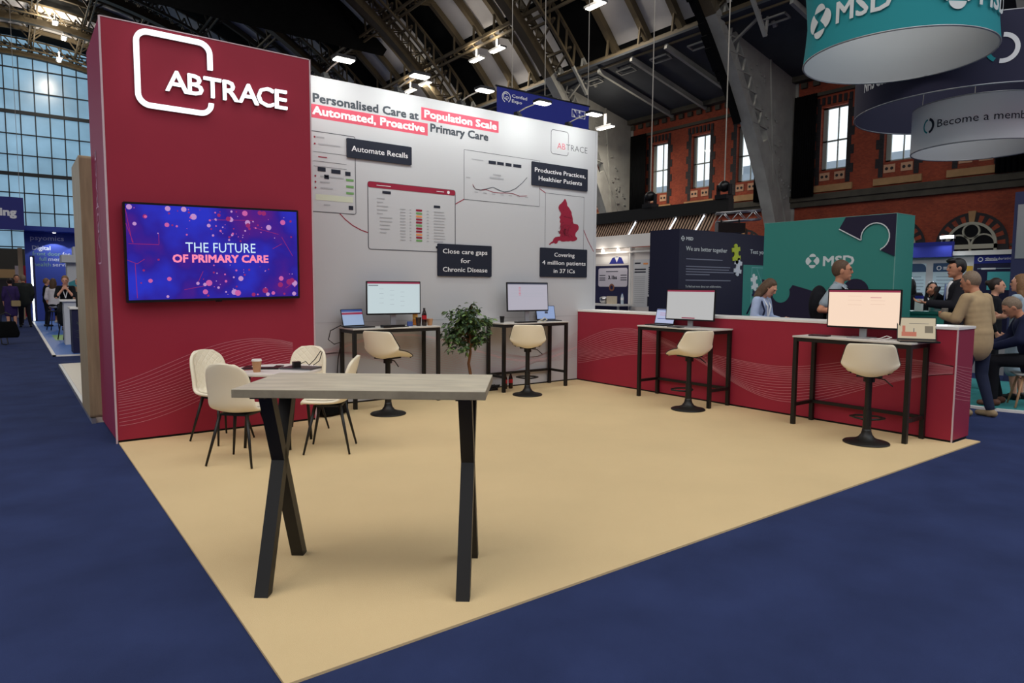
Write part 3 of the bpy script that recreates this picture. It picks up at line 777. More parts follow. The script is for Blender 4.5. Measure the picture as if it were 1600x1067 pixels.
mb = shot(-0.7, 2.1, 0.1, 2.935, 0.006, 0.004)   # map with red country shape
EN = [(808, 480), (815, 484), (818, 492), (824, 508), (826, 528), (838, 540), (847, 556), (856, 572), (858, 590), (862, 604), (866, 622), (866, 640), (872, 656), (886, 657), (900, 660), (908, 676), (906, 696), (896, 712), (888, 722), (884, 740), (888, 752), (899, 760), (896, 774), (882, 784), (866, 788), (852, 786), (836, 790), (820, 790), (806, 794), (790, 794), (780, 788), (768, 790), (762, 806), (750, 814), (738, 806), (722, 814), (712, 824), (705, 820), (716, 806), (730, 794), (736, 776), (748, 764), (764, 760), (778, 758), (782, 742), (772, 736), (776, 720), (782, 700), (778, 684), (782, 664), (776, 650), (780, 632), (772, 618), (780, 606), (784, 590), (778, 576), (768, 560), (766, 545), (772, 528), (784, 516), (796, 500)]
mb.use(M_CRIMSON); mb.poly([(-0.70 + (x - 680) * 0.00304, 2.93 - (y - 455) * 0.00211) for x, y in EN], BW, 0.004)
mb.use(mat('deep crimson ink', rgb(96, 20, 40), 0.6))
for i in range(40):
    x = -0.30 + rnd.gauss(0, 0.09); z = 2.42 + rnd.gauss(0, 0.12)
    if -0.42 < x < -0.12 and 2.28 < z < 2.7: mb.stroke([(x, z), (x + rnd.gauss(0, 0.03), z + rnd.gauss(0, 0.03)), (x + rnd.gauss(0, 0.04), z + rnd.gauss(0, 0.03))], 0.006, BW, 0.006)
mb.build('map_print', None, bw)
mb = MB().use(M_CRIMSON)
for p in ([(-4.0, 2.4), (-3.93, 2.33), (-3.83, 2.26), (-3.72, 2.21), (-3.62, 2.18)], [(-2.32, 2.64), (-2.173, 2.72)], [(-0.818, 2.99), (-0.7, 2.935)], [(0.1, 2.42), (0.2, 2.25), (0.33, 2.08)]): mb.stroke(p, 0.012, BW, 0.002)
mb.build('connector_line', None, bw)
mb = MB(); wave(mb, BW, -4.5, 0.0, 0.52, 0.17, 1.35, 0.4, 0.5, 0.95, 0.8, n=18, wd=0.004); mb.build('wave_pattern', M_WAVEW, bw)
mb = MB().use(mat('blush ink', rgb(216, 196, 200), 0.6)); mb.stroke([(-4.2 + i * 0.12, 0.62 + 0.24 * math.sin(i * 0.165 + 0.2)) for i in range(36)], 0.03, BW, 0.001); mb.build('wave_band', None, bw)

# spotlights on arms along the top of the white wall
def arm_spot(x, lb, e=8):
    t = thing('arm_spotlight', lb, 'spotlight', (x, 0.05, 4.0), 0, 'arm spotlights on the white wall')
    mb = MB(); mb.box((-0.035, -0.07, 0.0), (0.035, 0.06, 0.03)); mb.box((-0.03, -0.04, 0.03), (0.03, 0.05, 0.07)); mb.build('clamp', M_BLACK, t)
    mb = MB(); mb.tube([(0, 0, 0.06), (0, -0.2, 0.09), (0, -0.5, 0.1)], 0.008, 6); mb.build('arm', M_WIRE, t)
    h = MB(); h.prism(rrect(-0.12, -0.66, 0.12, -0.5, 0.02, 3), 0.075, 0.11); hd = h.build('lamp_head', M_PLASTIC, t)
    h = MB(); h.prism(rrect(-0.11, -0.65, 0.11, -0.51, 0.02, 3), 0.066, 0.074); h.build('diffuser', glow('cool led panel', (1, 0.97, 0.9), 9), hd)
    l = bpy.data.lights.new('arm_spot_light', 'AREA'); l.shape = 'RECTANGLE'; l.size = 0.2; l.size_y = 0.12; l.energy = e; l.color = (0.97, 1, 0.95)
    o = bpy.data.objects.new('light', l); COL.objects.link(o); o.parent = t; o.location = (0, -0.58, 0.06); o.rotation_euler = (R(38), 0, 0)
arm_spot(-4.14, 'spotlight head nearest the burgundy tower on top of the white wall')
arm_spot(-3.16, 'second spotlight from the burgundy tower on top of the white wall')
arm_spot(-2.19, 'middle spotlight of the five on top of the white wall')
arm_spot(-1.21, 'spotlight in front of the blue hanging banner on top of the white wall')
arm_spot(-0.21, 'spotlight at the right end of the blue hanging banner, nearest the wall corner')

# ---- low red wall / counter
CW, CL, CH = 0.412, 5.4135, 1.1444
CF = fr((0, 0, 0), NY, Z_)
CE = fr((0, -CL, 0), X_, Z_)
ct = thing('low_wall', 'waist-high burgundy wall with a white top along the right of the stand', 'low wall', (0, 0, 0))
mb = MB().use(M_RED); mb.box((0, -CL, 0.03), (CW, -0.002, CH - 0.03)); mb.use(mat('wine print', rgb(146, 36, 66), 0.55, spec=0.3)); mb.box((0.002, -CL - 0.003, 0.03), (CW, -CL, CH - 0.03)); mb.build('body', None, ct)
mb = MB(); mb.box((-0.01, -CL - 0.012, CH - 0.03), (CW + 0.01, -0.002, CH)); finish(mb.build('top', M_WHITEGLOSS, ct), bevel=0.004, smooth=False)
mb = MB(); mb.box((0.01, -CL + 0.01, 0), (CW - 0.01, -0.002, 0.03)); mb.build('plinth', M_BLACK, ct)
mb = MB(); mb.box((-0.004, -CL - 0.008, 0.01), (0.008, -CL + 0.004, CH - 0.03)); mb.build('edge_profile', M_TRIM, ct)
mb = MB(); wave(mb, CF, 0.02, CL - 0.02, 0.56, 0.17, 1.55, 5.6, 0.42, 1.0, 0.9, n=16, wd=0.005, w=0.003, steps=80)
wave(mb, CE, 0.01, CW - 0.01, 0.62, -0.1, 2.0, 0.0, 0.36, 1.0, 1.2, n=12, wd=0.004, w=0.005, steps=14); mb.build('wave_pattern', M_WAVE, ct)

# ---- oak partition and platform of the stand behind the tower
mb = MB(); mb.prism(rrect(0.47, 0.06, 1.46, 2.86, 0.03, 3), -0.05, 0.07, fr((-6.62, 0, 0), Y_, Z_))
tag(mb.build('oak_partition', M_OAK), 'oak veneer partition standing just behind the burgundy tower', 'partition')
mb = MB(); mb.box((-6.62, 0.48, 0), (-4.2, 6.6, 0.06)); mb2 = MB()
t = thing('platform', 'pale raised platform floor behind the oak partition', 'platform', (0, 0, 0))
mb.build('deck', mat('pale stone vinyl', rgb(200, 192, 176), 0.4, noise=0.05), t); mb2.box((-6.66, 0.45, 0), (-6.62, 6.64, 0.055)); mb2.box((-6.66, 6.6, 0), (-4.2, 6.64, 0.055)); mb2.build('edge_strip', M_SILVER, t)

# ================================================================== FURNITURE
CZ0 = 0.012   # top of the carpet
# ---- tall concrete-look table in the foreground
t = thing('poseur_table', 'tall grey concrete-look table with black crossed legs in the foreground', 'table', (-5.853, -4.87, CZ0), R(-38.3))
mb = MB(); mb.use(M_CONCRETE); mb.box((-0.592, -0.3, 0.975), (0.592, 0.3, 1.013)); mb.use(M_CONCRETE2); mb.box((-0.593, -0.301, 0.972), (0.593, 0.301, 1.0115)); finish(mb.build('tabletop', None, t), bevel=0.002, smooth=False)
for sx in (-1, 1):
    x = sx * 0.485
    mb = MB(); mb.box((x - 0.035, -0.27, 0.962), (x + 0.035, 0.27, 0.972))
    for a, b in ((-1, 1), (1, -1)):
        w, hh = 0.033, 0.034
        P = [(a * 0.15 - 0.03, 0.963), (a * 0.15 + 0.03, 0.963), (b * 0.255 + 0.03, 0.0), (b * 0.255 - 0.03, 0.0)]
        mb.prism(P, -w, w, fr((x, 0, 0), Y_, Z_))
    mb.build('crossed_leg', M_BLACK, t)

# ---- bar tables along the walls
def bar_table(lb, loc, rz):
    t = thing('bar_table', lb, 'table', loc, rz, 'black framed bar tables')
    L, D, H = 0.6, 0.21, 0.98
    mb = MB(); mb.box((-L - 0.01, -D - 0.01, H - 0.018), (L + 0.01, D + 0.01, H)); finish(mb.build('tabletop', M_GREYTOP, t), bevel=0.003, smooth=False)
    mb = MB()
    for y in (-D + 0.02, D - 0.02): mb.box((-L + 0.04, y - 0.018, H - 0.06), (L - 0.04, y + 0.018, H - 0.018))
    for x in (-L + 0.02, L - 0.02): mb.box((x - 0.018, -D + 0.04, H - 0.06), (x + 0.018, D - 0.04, H - 0.018))
    mb.build('top_frame', M_BLACK, t)
    for x in (-L + 0.02, L - 0.02):
        for y in (-D + 0.02, D - 0.02):
            mb = MB(); mb.box((x - 0.021, y - 0.021, 0), (x + 0.021, y + 0.021, H - 0.018)); mb.build('leg', M_BLACK, t)
        mb = MB(); mb.box((x - 0.015, -D + 0.04, 0.2), (x + 0.015, D - 0.04, 0.235)); mb.build('side_rail', M_BLACK, t)
    mb = MB(); mb.box((-L + 0.04, D - 0.035, 0.2), (L - 0.04, D - 0.005, 0.235)); mb.build('foot_rail', M_BLACK, t)
    return t
TA = bar_table('black framed bar table with two bottles and a cup, left of the potted tree', (-3.44, -0.255, CZ0), 0)
TB = dup(TA, (-1.2, -0.235, CZ0), 0, 'black framed bar table between the potted tree and the low red wall')
TC = dup(TA, (-0.225, -2.3, CZ0), R(-90), 'black framed bar table against the far end of the low red wall')
TD = dup(TA, (-0.235, -4.585, CZ0), R(-90), 'black framed bar table against the near end of the low red wall')

# ---- padded shells for stools and chairs
def shell(rows, nx=13):
    """rows: (centre y, centre z, half width, lift of the sides as (dy, dz))"""
    vs = []; fs = []
    for y, z, hw, (dy, dz) in rows:
        for i in range(nx):
            t = 2 * i / (nx - 1) - 1
            vs.append((hw * t, y + dy * t * t, z + dz * t * t))
    for j in range(len(rows) - 1):
        for i in range(nx - 1):
            a = j * nx + i; fs.append((a, a + 1, a + nx + 1, a + nx))
    return MB().add(vs, fs)
def smoothpath(ctrl, n):
    out = []
    m = len(ctrl) - 1
    for q in range(n + 1):
        u = q / n * m; i = min(int(u), m - 1); f = u - i
        p0 = ctrl[max(i - 1, 0)]; p1 = ctrl[i]; p2 = ctrl[i + 1]; p3 = ctrl[min(i + 2, m)]
        out.append(tuple(0.5 * (2 * b + (c - a) * f + (2 * a - 5 * b + 4 * c - d) * f * f + (3 * b - a - 3 * c + d) * f ** 3) for a, b, c, d in zip(p0, p1, p2, p3)))
    return out
# stool, facing +y
def make_stool(lb, loc, rz):
    t = thing('bar_stool', lb, 'stool', loc, rz, 'cream swivel bar stools')
    c = [(0.235, 0.655, 0.16, -0.02, 0.0), (0.225, 0.675, 0.2, -0.01, 0.005), (0.12, 0.675, 0.215, 0, 0.05), (0.0, 0.672, 0.225, 0, 0.085), (-0.1, 0.672, 0.235, 0.01, 0.1), (-0.165, 0.7, 0.25, 0.06, 0.09), (-0.2, 0.79, 0.245, 0.1, 0.02), (-0.22, 0.9, 0.222, 0.07, 0.0), (-0.228, 0.965, 0.205, 0.05, -0.008), (-0.23, 0.985, 0.18, 0.045, -0.012)]
    rows = [(y, z, hw, (dy, dz)) for y, z, hw, dy, dz in smoothpath(c, 26)]
    finish(shell(rows).build('seat', M_CREAMLEATHER, t), solid=0.034, sub=1)
    nx = 13; rim = []
    S = shell(rows); vs = S.v; nr = len(rows)
    loop = [vs[j * nx] for j in range(nr)] + [vs[(nr - 1) * nx + i] for i in range(nx)] + [vs[j * nx + nx - 1] for j in range(nr - 1, -1, -1)]
    mb = MB(); mb.tube(loop, 0.006, 5); mb.build('piping', M_PLASTIC, t, True)
    mb = MB(); mb.box((-0.11, -0.11, 0.655), (0.11, 0.11, 0.67)); mb.lathe([(0.05, 0.6), (0.05, 0.656)], 16); mb.build('seat_plate', M_BLACK, t)
    mb = MB(); mb.lathe([(0.03, 0.3), (0.03, 0.61)], 16); mb.lathe([(0.038, 0.07), (0.038, 0.33)], 16); mb.build('column', M_BLACK, t, False)
    mb = MB(); mb.lathe([(0.205, 0.0), (0.208, 0.008), (0.2, 0.016), (0.13, 0.03), (0.075, 0.055), (0.05, 0.09), (0.042, 0.12), (0.04, 0.14)], 36); mb.build('base', M_BLACK, t, True)
    mb = MB(); mb.tube([(0.03, 0, 0.23), (0.1, 0.06, 0.23), (0.15, 0.14, 0.23), (0.1, 0.22, 0.23), (0, 0.25, 0.23), (-0.1, 0.22, 0.23), (-0.15, 0.14, 0.23), (-0.1, 0.06, 0.23), (-0.03, 0, 0.23)], 0.011, 8); mb.build('footrest', M_BLACK, t, True)
    mb = MB(); mb.tube([(0.05, -0.02, 0.645), (0.13, -0.04, 0.635), (0.17, -0.05, 0.6), (0.2, -0.06, 0.575)], 0.006, 6); mb.build('height_lever', M_BLACK, t, True)
    return t
def face(dx, dy): return math.atan2(dy, dx) - PI / 2
SA = make_stool('cream bar stool turned sideways in front of the table left of the potted tree', (-3.823, -0.93, CZ0), face(0.95, 0.45))
dup(SA, (-1.626, -0.77, CZ0), face(0.6, 0.8), 'cream bar stool just right of the potted tree, seen square from behind')
dup(SA, (-0.69, -2.78, CZ0), face(0.3, 1.0), 'cream bar stool at the far end of the low red wall')
dup(SA, (-0.70, -4.93, CZ0), face(0.9, 0.42), 'cream bar stool nearest the camera, before the peach screen')

def quilt_mat():
    m = M_CREAMLEATHER.copy(); m.name = 'quilted cream faux leather'
    nt = m.node_tree; b = nt.nodes['Principled BSDF']
    tc = nt.nodes.new('ShaderNodeTexCoord'); sp = nt.nodes.new('ShaderNodeSeparateXYZ'); nt.links.new(tc.outputs['Object'], sp.inputs[0])
    outs = []
    for sgn in (1, -1):
        a = nt.nodes.new('ShaderNodeMath'); a.operation = 'MULTIPLY_ADD'; a.inputs[1].default_value = sgn
        nt.links.new(sp.outputs['X'], a.inputs[0]); nt.links.new(sp.outputs['Z'], a.inputs[2])
        k = nt.nodes.new('ShaderNodeMath'); k.operation = 'MULTIPLY'; k.inputs[1].default_value = 48; nt.links.new(a.outputs[0], k.inputs[0])
        s = nt.nodes.new('ShaderNodeMath'); s.operation = 'SINE'; nt.links.new(k.outputs[0], s.inputs[0])
        ab = nt.nodes.new('ShaderNodeMath'); ab.operation = 'ABSOLUTE'; nt.links.new(s.outputs[0], ab.inputs[0]); outs.append(ab)
    mn = nt.nodes.new('ShaderNodeMath'); mn.operation = 'MINIMUM'; nt.links.new(outs[0].outputs[0], mn.inputs[0]); nt.links.new(outs[1].outputs[0], mn.inputs[1])
    mn2 = nt.nodes.new('ShaderNodeMath'); mn2.operation = 'MINIMUM'; mn2.inputs[1].default_value = 0.5; nt.links.new(mn.outputs[0], mn2.inputs[0])
    bp = nt.nodes.new('ShaderNodeBump'); bp.inputs['Strength'].default_value = 0.7; bp.inputs['Distance'].default_value = 0.006
    nt.links.new(mn2.outputs[0], bp.inputs['Height']); nt.links.new(bp.outputs[0], b.inputs['Normal'])
    return m
M_QUILT = quilt_mat()
# dining chair, facing +y
def make_chair(lb, loc, rz):
    t = thing('dining_chair', lb, 'chair', loc, rz, 'cream padded chairs round the white table')
    c = [(0.235, 0.44, 0.14, -0.02, 0.0), (0.22, 0.462, 0.19, -0.015, 0.004), (0.12, 0.458, 0.215, 0, 0.012), (0.0, 0.45, 0.22, 0, 0.02), (-0.1, 0.452, 0.215, 0.01, 0.03), (-0.165, 0.49, 0.21, 0.04, 0.03), (-0.195, 0.58, 0.205, 0.06, 0.0), (-0.215, 0.68, 0.2, 0.055, 0.0), (-0.24, 0.78, 0.185, 0.05, -0.005), (-0.255, 0.84, 0.15, 0.04, -0.015), (-0.26, 0.868, 0.1, 0.03, -0.02)]
    rows = [(y, z, hw, (dy, dz)) for y, z, hw, dy, dz in smoothpath(c, 28)]
    S = shell(rows)
    finish(S.build('shell', M_CREAMLEATHER, t), solid=0.03, sub=1)
    q = MB(); k = 13
    for j in range(4, len(rows) - 3):
        for i in range(1, k - 2):
            ids = [j * k + i, j * k + i + 1, (j + 1) * k + i + 1, (j + 1) * k + i]
            pts = [Vector(S.v[a]) for a in ids]
            n = (pts[1] - pts[0]).cross(pts[3] - pts[0]).normalized()
            q.add([p - n * 0.0195 for p in pts], [(3, 2, 1, 0)])
    bm = bmesh.new(); o = q.build('quilted_pad', M_QUILT, t)
    bm.from_mesh(o.data); bmesh.ops.remove_doubles(bm, verts=bm.verts, dist=0.004); bm.to_mesh(o.data); bm.free()
    o.data.polygons.foreach_set('use_smooth', [True] * len(o.data.polygons))
    mb = MB(); mb.box((-0.13, -0.12, 0.415), (0.13, 0.12, 0.432)); mb.build('under_frame', M_BLACK, t)
    for sx in (-1, 1):
        for sy in (-1, 1):
            mb = MB(); mb.tube([(sx * 0.12, sy * 0.11, 0.428), (sx * 0.205, sy * 0.2, 0.004)], [0.016, 0.009], 10); mb.build('leg', M_BLACK, t, True)
    return t
CA = make_chair('cream chair against the burgundy tower, left behind the white table', (-5.72, -1.2, CZ0), face(0.42, -0.9))
dup(CA, (-5.79, -2.15, CZ0), face(0.72, 0.69), 'cream chair with its plain back to the camera, in front of the white table')
dup(CA, (-4.98, -1.3, CZ0), face(-0.72, -0.7), 'cream chair at the right end of the tower, back right of the white table')
dup(CA, (-5.02, -2.18, CZ0), face(-0.85, 0.53), 'cream chair seen side-on, right of the white table behind the concrete table')

# ---- low white table
t = thing('dining_table', 'low round white table among the four cream chairs', 'table', (-5.33, -1.68, CZ0))
mb = MB(); mb.lathe([(0.395, 0.69), (0.4, 0.695), (0.4, 0.712), (0.395, 0.716)], 48); mb.build('tabletop', mat('white table laminate', rgb(226, 218, 210), 0.4), t)
mb = MB()
for k in range(4):
    a0 = k * PI / 2; a1 = a0 + PI / 2
    mb.bar((0.27 * math.cos(a0), 0.27 * math.sin(a0), 0.675), (0.27 * math.cos(a1), 0.27 * math.sin(a1), 0.675), 0.03, 0.03)
mb.build('under_frame', M_BLACK, t)
for k in range(4):
    a0 = k * PI / 2
    mb = MB(); mb.tube([(0.26 * math.cos(a0), 0.26 * math.sin(a0), 0.69), (0.31 * math.cos(a0), 0.31 * math.sin(a0), 0.003)], [0.018, 0.013], 10); mb.build('leg', M_BLACK, t, True)
TZ = CZ0 + 0.716
def cup(name, lb, loc, m, h=0.1, r=0.04, lid=None, group=None):
    t = thing(name, lb, 'cup', loc, 0, group)
    mb = MB(); mb.lathe([(r * 0.72, 0), (r, h), (r * 0.93, h), (r * 0.68, 0.004)], 20, cap=True); mb.build('cup_body', m, t)
    mb = MB(); mb.lathe([(r * 1.06, h - 0.006), (r * 1.06, h + 0.004), (r * 0.95, h + 0.008), (r * 0.95, h + 0.012)] if lid else [(r * 0.98, h - 0.003), (r * 1.03, h), (r * 0.98, h + 0.003)], 20); mb.build('lid' if lid else 'rim', lid or m, t)
    return t
M_KRAFT = mat('kraft paper', rgb(188, 140, 100), 0.7); M_LID = mat('white lid', rgb(236, 228, 220), 0.4)
cup('paper_cup', 'brown paper cup with a pale rim on the low white table', (-5.56, -1.83, TZ), M_KRAFT, 0.105, 0.042, M_LID)
t = thing('folder', 'black open folder with white paper on the low white table', 'folder', (-5.43, -1.56, TZ), R(-30))
mb = MB(); mb.box((-0.17, -0.12, 0), (0.17, 0.12, 0.012)); mb.build('cover', M_PLASTIC, t)
mb = MB(); mb.box((-0.1, 0.0, 0.012), (0.1, 0.1, 0.015)); mb.build('paper_sheet', M_WHITEGLOSS, t)
mb = MB(); mb.tube([(-0.14, -0.19, 0.006), (-0.02, -0.14, 0.006)], 0.004, 6)
tag(mb.build('pen', mat('red plastic', rgb(150, 40, 50), 0.4), None, False, place(-5.43, -1.58, TZ, R(-30))), 'thin red pen lying in front of the black folder', 'pen')
def laptop_closed(lb, loc, rz):
    t = thing('closed_laptop', lb, 'laptop', loc, rz)
    mb = MB(); mb.prism(rrect(-0.16, -0.11, 0.16, 0.11, 0.012, 3), 0, 0.009); mb.build('base', M_SILVER, t)
    mb = MB(); mb.prism(rrect(-0.16, -0.11, 0.16, 0.11, 0.012, 3), 0.01, 0.017); mb.build('lid', mat('dark grey aluminium', rgb(74, 76, 82), 0.35, metal=0.5), t); return t
laptop_closed('closed grey laptop at the right edge of the low white table', (-5.16, -1.83, TZ), R(-50))
t = thing('webcam', 'small black gadget with a looped cable on the closed grey laptop', 'webcam', (-5.2, -1.83, TZ + 0.017), 0)
mb = MB(); mb.prism(rrect(-0.035, -0.03, 0.035, 0.03, 0.01, 3), 0, 0.055); mb.build('body', M_PLASTIC, t)
mb = MB(); mb.tube([(0.03, 0, 0.03), (0.09, 0.01, 0.05), (0.13, 0.03, 0.01), (0.2, 0.06, 0.06), (0.27, 0.1, 0.13), (0.29, 0.11, 0.12), (0.25, 0.08, 0.04), (0.18, 0.05, 0.005)], 0.004, 6); mb.build('cable', M_RUBBER, t, True)

# ---- monitors
def ui_mat(name, c, s): return glow(name, c, s)
def monitor(lb, loc, rz, W, H, zb, scr, bars, tilt=0.0, stand=M_SILVER, deep=0.2):
    """faces -y; zb = height of the lower edge of the screen above the table"""
    t = thing('monitor', lb, 'monitor', loc, rz, 'computer monitors on the bar tables')
    Mt = Matrix.Translation((0, 0, zb)) @ Matrix.Rotation(tilt, 4, 'X')
    F = Mt @ fr((0, 0, 0), X_, Z_)
    mb = MB(); mb.prism(rrect(-W / 2, 0, W / 2, H, 0.008, 3), -0.025, 0.0, F); mb.prism(rrect(-W / 4, H * 0.2, W / 4, H * 0.75, 0.02, 3), -0.05, -0.025, F); mb.build('housing', M_PLASTIC, t)
    mb = MB().use(scr); b = 0.012
    mb.rect(-W / 2 + b, b * 1.6, W / 2 - b, H - b, F, 0.001)
    for m, x0, y0, x1, y1 in bars:
        mb.use(m); mb.rect(-W / 2 + b + x0 * (W - 2 * b), b * 1.6 + y0 * (H - 2.6 * b), -W / 2 + b + x1 * (W - 2 * b), b * 1.6 + y1 * (H - 2.6 * b), F, 0.0016)
    mb.build('screen', None, t)
    mb = MB(); mb.box((-0.035, 0.028, 0.0), (0.035, 0.05, zb + H * 0.5)); mb.box((-0.03, 0.02, zb + H * 0.4), (0.03, 0.06, zb + H * 0.6)); mb.build('stand_post', stand, t)
    mb = MB(); mb.prism(rrect(-0.12, -0.1, 0.12, 0.1, 0.02, 3), 0, 0.012); mb.build('stand_foot', stand, t)
    return t
def laptop(lb, loc, rz, scr, bars, W=0.32, D=0.22, ang=105):
    """opens towards -y"""
    t = thing('laptop', lb, 'laptop', loc, rz, 'open laptops on the bar tables')
    mb = MB(); mb.prism(rrect(-W / 2, -D / 2, W / 2, D / 2, 0.01, 3), 0, 0.014); mb.build('base', M_PLASTIC, t)
    mb = MB(); mb.box((-W / 2 + 0.025, -0.02, 0.014), (W / 2 - 0.025, D / 2 - 0.02, 0.0155)); mb.build('keyboard', mat('dark keys', rgb(34, 34, 38), 0.6), t)
    F = Matrix.Translation((0, D / 2, 0.012)) @ Matrix.Rotation(-R(ang - 90), 4, 'X') @ fr((0, 0, 0), X_, Z_)
    mb = MB(); mb.prism(rrect(-W / 2, 0, W / 2, D, 0.01, 3), -0.008, 0, F); ld = mb.build('lid', M_PLASTIC, t)
    mb = MB().use(scr); mb.rect(-W / 2 + 0.008, 0.014, W / 2 - 0.008, D - 0.008, F, 0.001)
    for m, x0, y0, x1, y1 in bars:
        mb.use(m); mb.rect(-W / 2 + 0.008 + x0 * (W - 0.016), 0.014 + y0 * (D - 0.022), -W / 2 + 0.008 + x1 * (W - 0.016), 0.014 + y1 * (D - 0.022), F, 0.0016)
    mb.build('screen', None, ld)
    return t
G_COOL = glow('cool white screen', rgb(206, 222, 226), 0.85); G_GREY = glow('grey white screen', rgb(196, 192, 206), 0.75)
G_PLAIN = glow('plain white screen', rgb(206, 206, 206), 0.75); G_WARM = glow('warm screen', rgb(252, 222, 198), 0.95)
G_RED = glow('crimson screen bar', rgb(156, 54, 82), 0.8); G_LINE = glow('pale screen text', rgb(176, 186, 196), 0.75); G_DARK = glow('dark screen text', rgb(60, 66, 84), 0.7)
G_ROSE = glow('rose screen text', rgb(214, 130, 150), 0.8); G_BLUE = glow('soft blue screen', rgb(150, 172, 216), 0.8); G_NAVY = glow('deep blue screen', rgb(60, 84, 150), 0.7)
G_CREAM = glow('cream screen', rgb(214, 198, 168), 0.72); G_CORAL = glow('coral screen shape', rgb(204, 120, 96), 0.72)
TT = CZ0 + 0.98
bars = [(G_RED, 0, 0.945, 1, 1), (G_DARK, 0.02, 0.88, 0.2, 0.905)]
rnd = random.Random(3)
for i in range(14):
    bars.append((G_LINE, 0.22 + 0.2 * (i % 3), 0.78 - 0.05 * (i // 1 % 12), 0.3 + 0.2 * (i % 3), 0.788 - 0.05 * (i // 1 % 12)))
monitor('large monitor with a white page on the table left of the potted tree', (-3.39, -0.25, TT), R(-4), 0.735, 0.425, 0.15, G_COOL, bars)
bars = [(G_DARK, 0, 0.95, 1, 1), (G_LINE, 0.04, 0.5, 0.98, 0.505)] + [(G_ROSE, 0.27, 0.82 - 0.055 * i, 0.32, 0.845 - 0.055 * i) for i in range(6)] + [(G_LINE, 0.08, 0.83 - 0.055 * i, 0.9, 0.834 - 0.055 * i) for i in range(6)]
monitor('monitor with a greyish list page on the table right of the potted tree', (-1.21, -0.25, TT), R(-3), 0.735, 0.425, 0.155, G_GREY, bars, tilt=R(-3))
monitor('monitor with a blank pale screen at the far end of the low red wall', (-0.2, -2.37, TT), R(-90 + 8), 0.71, 0.41, 0.085, G_PLAIN, [(G_RED, 0, 0.945, 1, 1), (G_RED, 0.34, 0.02, 0.62, 0.055)], tilt=R(-3))
monitor('large monitor with a warm peach screen at the near end of the low red wall', (-0.2, -4.6, TT), R(-90 + 6), 0.72, 0.41, 0.1, G_WARM, [(G_RED, 0, 0.95, 1, 1)] + [(G_ROSE, 0.6, 0.8, 0.75, 0.815)] + [(glow('pale peach text', rgb(236, 200, 176), 0.9), a, b, a + 0.2, b + 0.008) for a, b in ((0.28, 0.84), (0.28, 0.72), (0.28, 0.6), (0.6, 0.72), (0.6, 0.62))])
laptop('open laptop with a blue and red page beside the large white-page monitor', (-3.87, -0.26, TT), R(12), glow('pale blue page', rgb(166, 188, 224), 0.75), [(G_NAVY, 0, 0.86, 1, 1), (G_RED, 0, 0.68, 1, 0.82)])
laptop('open laptop with a soft blue screen beside the low red wall corner', (-0.76, -0.2, TT), R(-14), G_BLUE, [(G_DARK, 0.45, 0.42, 0.62, 0.6)])
laptop('open laptop with a lilac page at the far end of the low red wall', (-0.22, -1.88, TT), R(-90 + 4), glow('lilac page', rgb(190, 198, 232), 0.8), [(G_NAVY, 0, 0.92, 1, 0.98), (G_ROSE, 0.2, 0.7, 0.6, 0.73), (G_ROSE, 0.2, 0.56, 0.6, 0.59), (G_NAVY, 0.1, 0.3, 0.7, 0.34)])
laptop('open laptop with a cream and coral slide beside the peach screen', (-0.22, -5.155, TT), R(-90 + 30), G_CREAM, [(G_CORAL, 0.1, 0.1, 0.5, 0.32), (G_CORAL, 0.12, 0.32, 0.2, 0.62), (G_DARK, 0.3, 0.72, 0.82, 0.735), (G_DARK, 0.42, 0.3, 0.44, 0.5), (glow('grey brain shape', rgb(140, 128, 108), 0.6), 0.72, 0.28, 0.94, 0.62)], W=0.34, D=0.23)

# ---- things on and under the bar tables
def bottle(lb, loc, drink, cap, h=0.23, r=0.032, lbl=None, group=None):
    t = thing('drinks_bottle', lb, 'bottle', loc, 0, group)
    mb = MB(); mb.lathe([(r * 0.85, 0), (r, 0.01), (r, h * 0.5), (r * 0.9, h * 0.56), (r, h * 0.62), (r * 0.8, h * 0.74), (r * 0.4, h * 0.9), (r * 0.4, h * 0.94)], 20); mb.build('bottle_body', drink, t, True)
    mb = MB(); mb.lathe([(r * 0.46, h * 0.93), (r * 0.46, h)], 14); mb.build('cap', cap, t)
    mb = MB(); mb.lathe([(r * 1.01, h * 0.36), (r * 1.01, h * 0.6)], 20, cap=False); mb.build('bottle_label', lbl or mat('red bottle wrapper', rgb(176, 30, 40), 0.4), t)
    return t
M_COLA = mat('dark cola', rgb(36, 14, 12), 0.1, spec=0.6); M_CAP = mat('black cap', rgb(24, 20, 22), 0.4); M_JUICE = mat('orange juice', rgb(214, 130, 50), 0.2)
bottle('dark cola bottle with a red band on the table left of the potted tree', (-3.0, -0.33, TT), M_COLA, M_CAP)
bottle('orange juice bottle just behind the right edge of the white-page monitor', (-3.03, -0.14, TT), M_JUICE, mat('orange cap', rgb(220, 120, 40), 0.4), 0.22, 0.034, mat('pale bottle wrapper', rgb(230, 180, 90), 0.5))
cup('tumbler', 'dark tumbler between the white-page monitor and the cola bottle', (-3.08, -0.32, TT), M_COLA, 0.11, 0.038)
cup('paper_cup', 'brown paper cup at the right end of the table left of the potted tree', (-2.895, -0.29, TT), M_KRAFT, 0.085, 0.042)
cup('paper_cup', 'black cup left of the monitor on the table right of the potted tree', (-1.68, -0.24, TT), M_PLASTIC, 0.09, 0.036)
def lie(name, lb, cat, loc, rz, sx, sy, sz, m, r=0.01):
    mb = MB(); mb.prism(rrect(-sx / 2, -sy / 2, sx / 2, sy / 2, min(r, sx / 2.2, sy / 2.2), 3), 0, sz)
    return tag(mb.build(name, m, None, False, place(*loc, rz)), lb, cat)
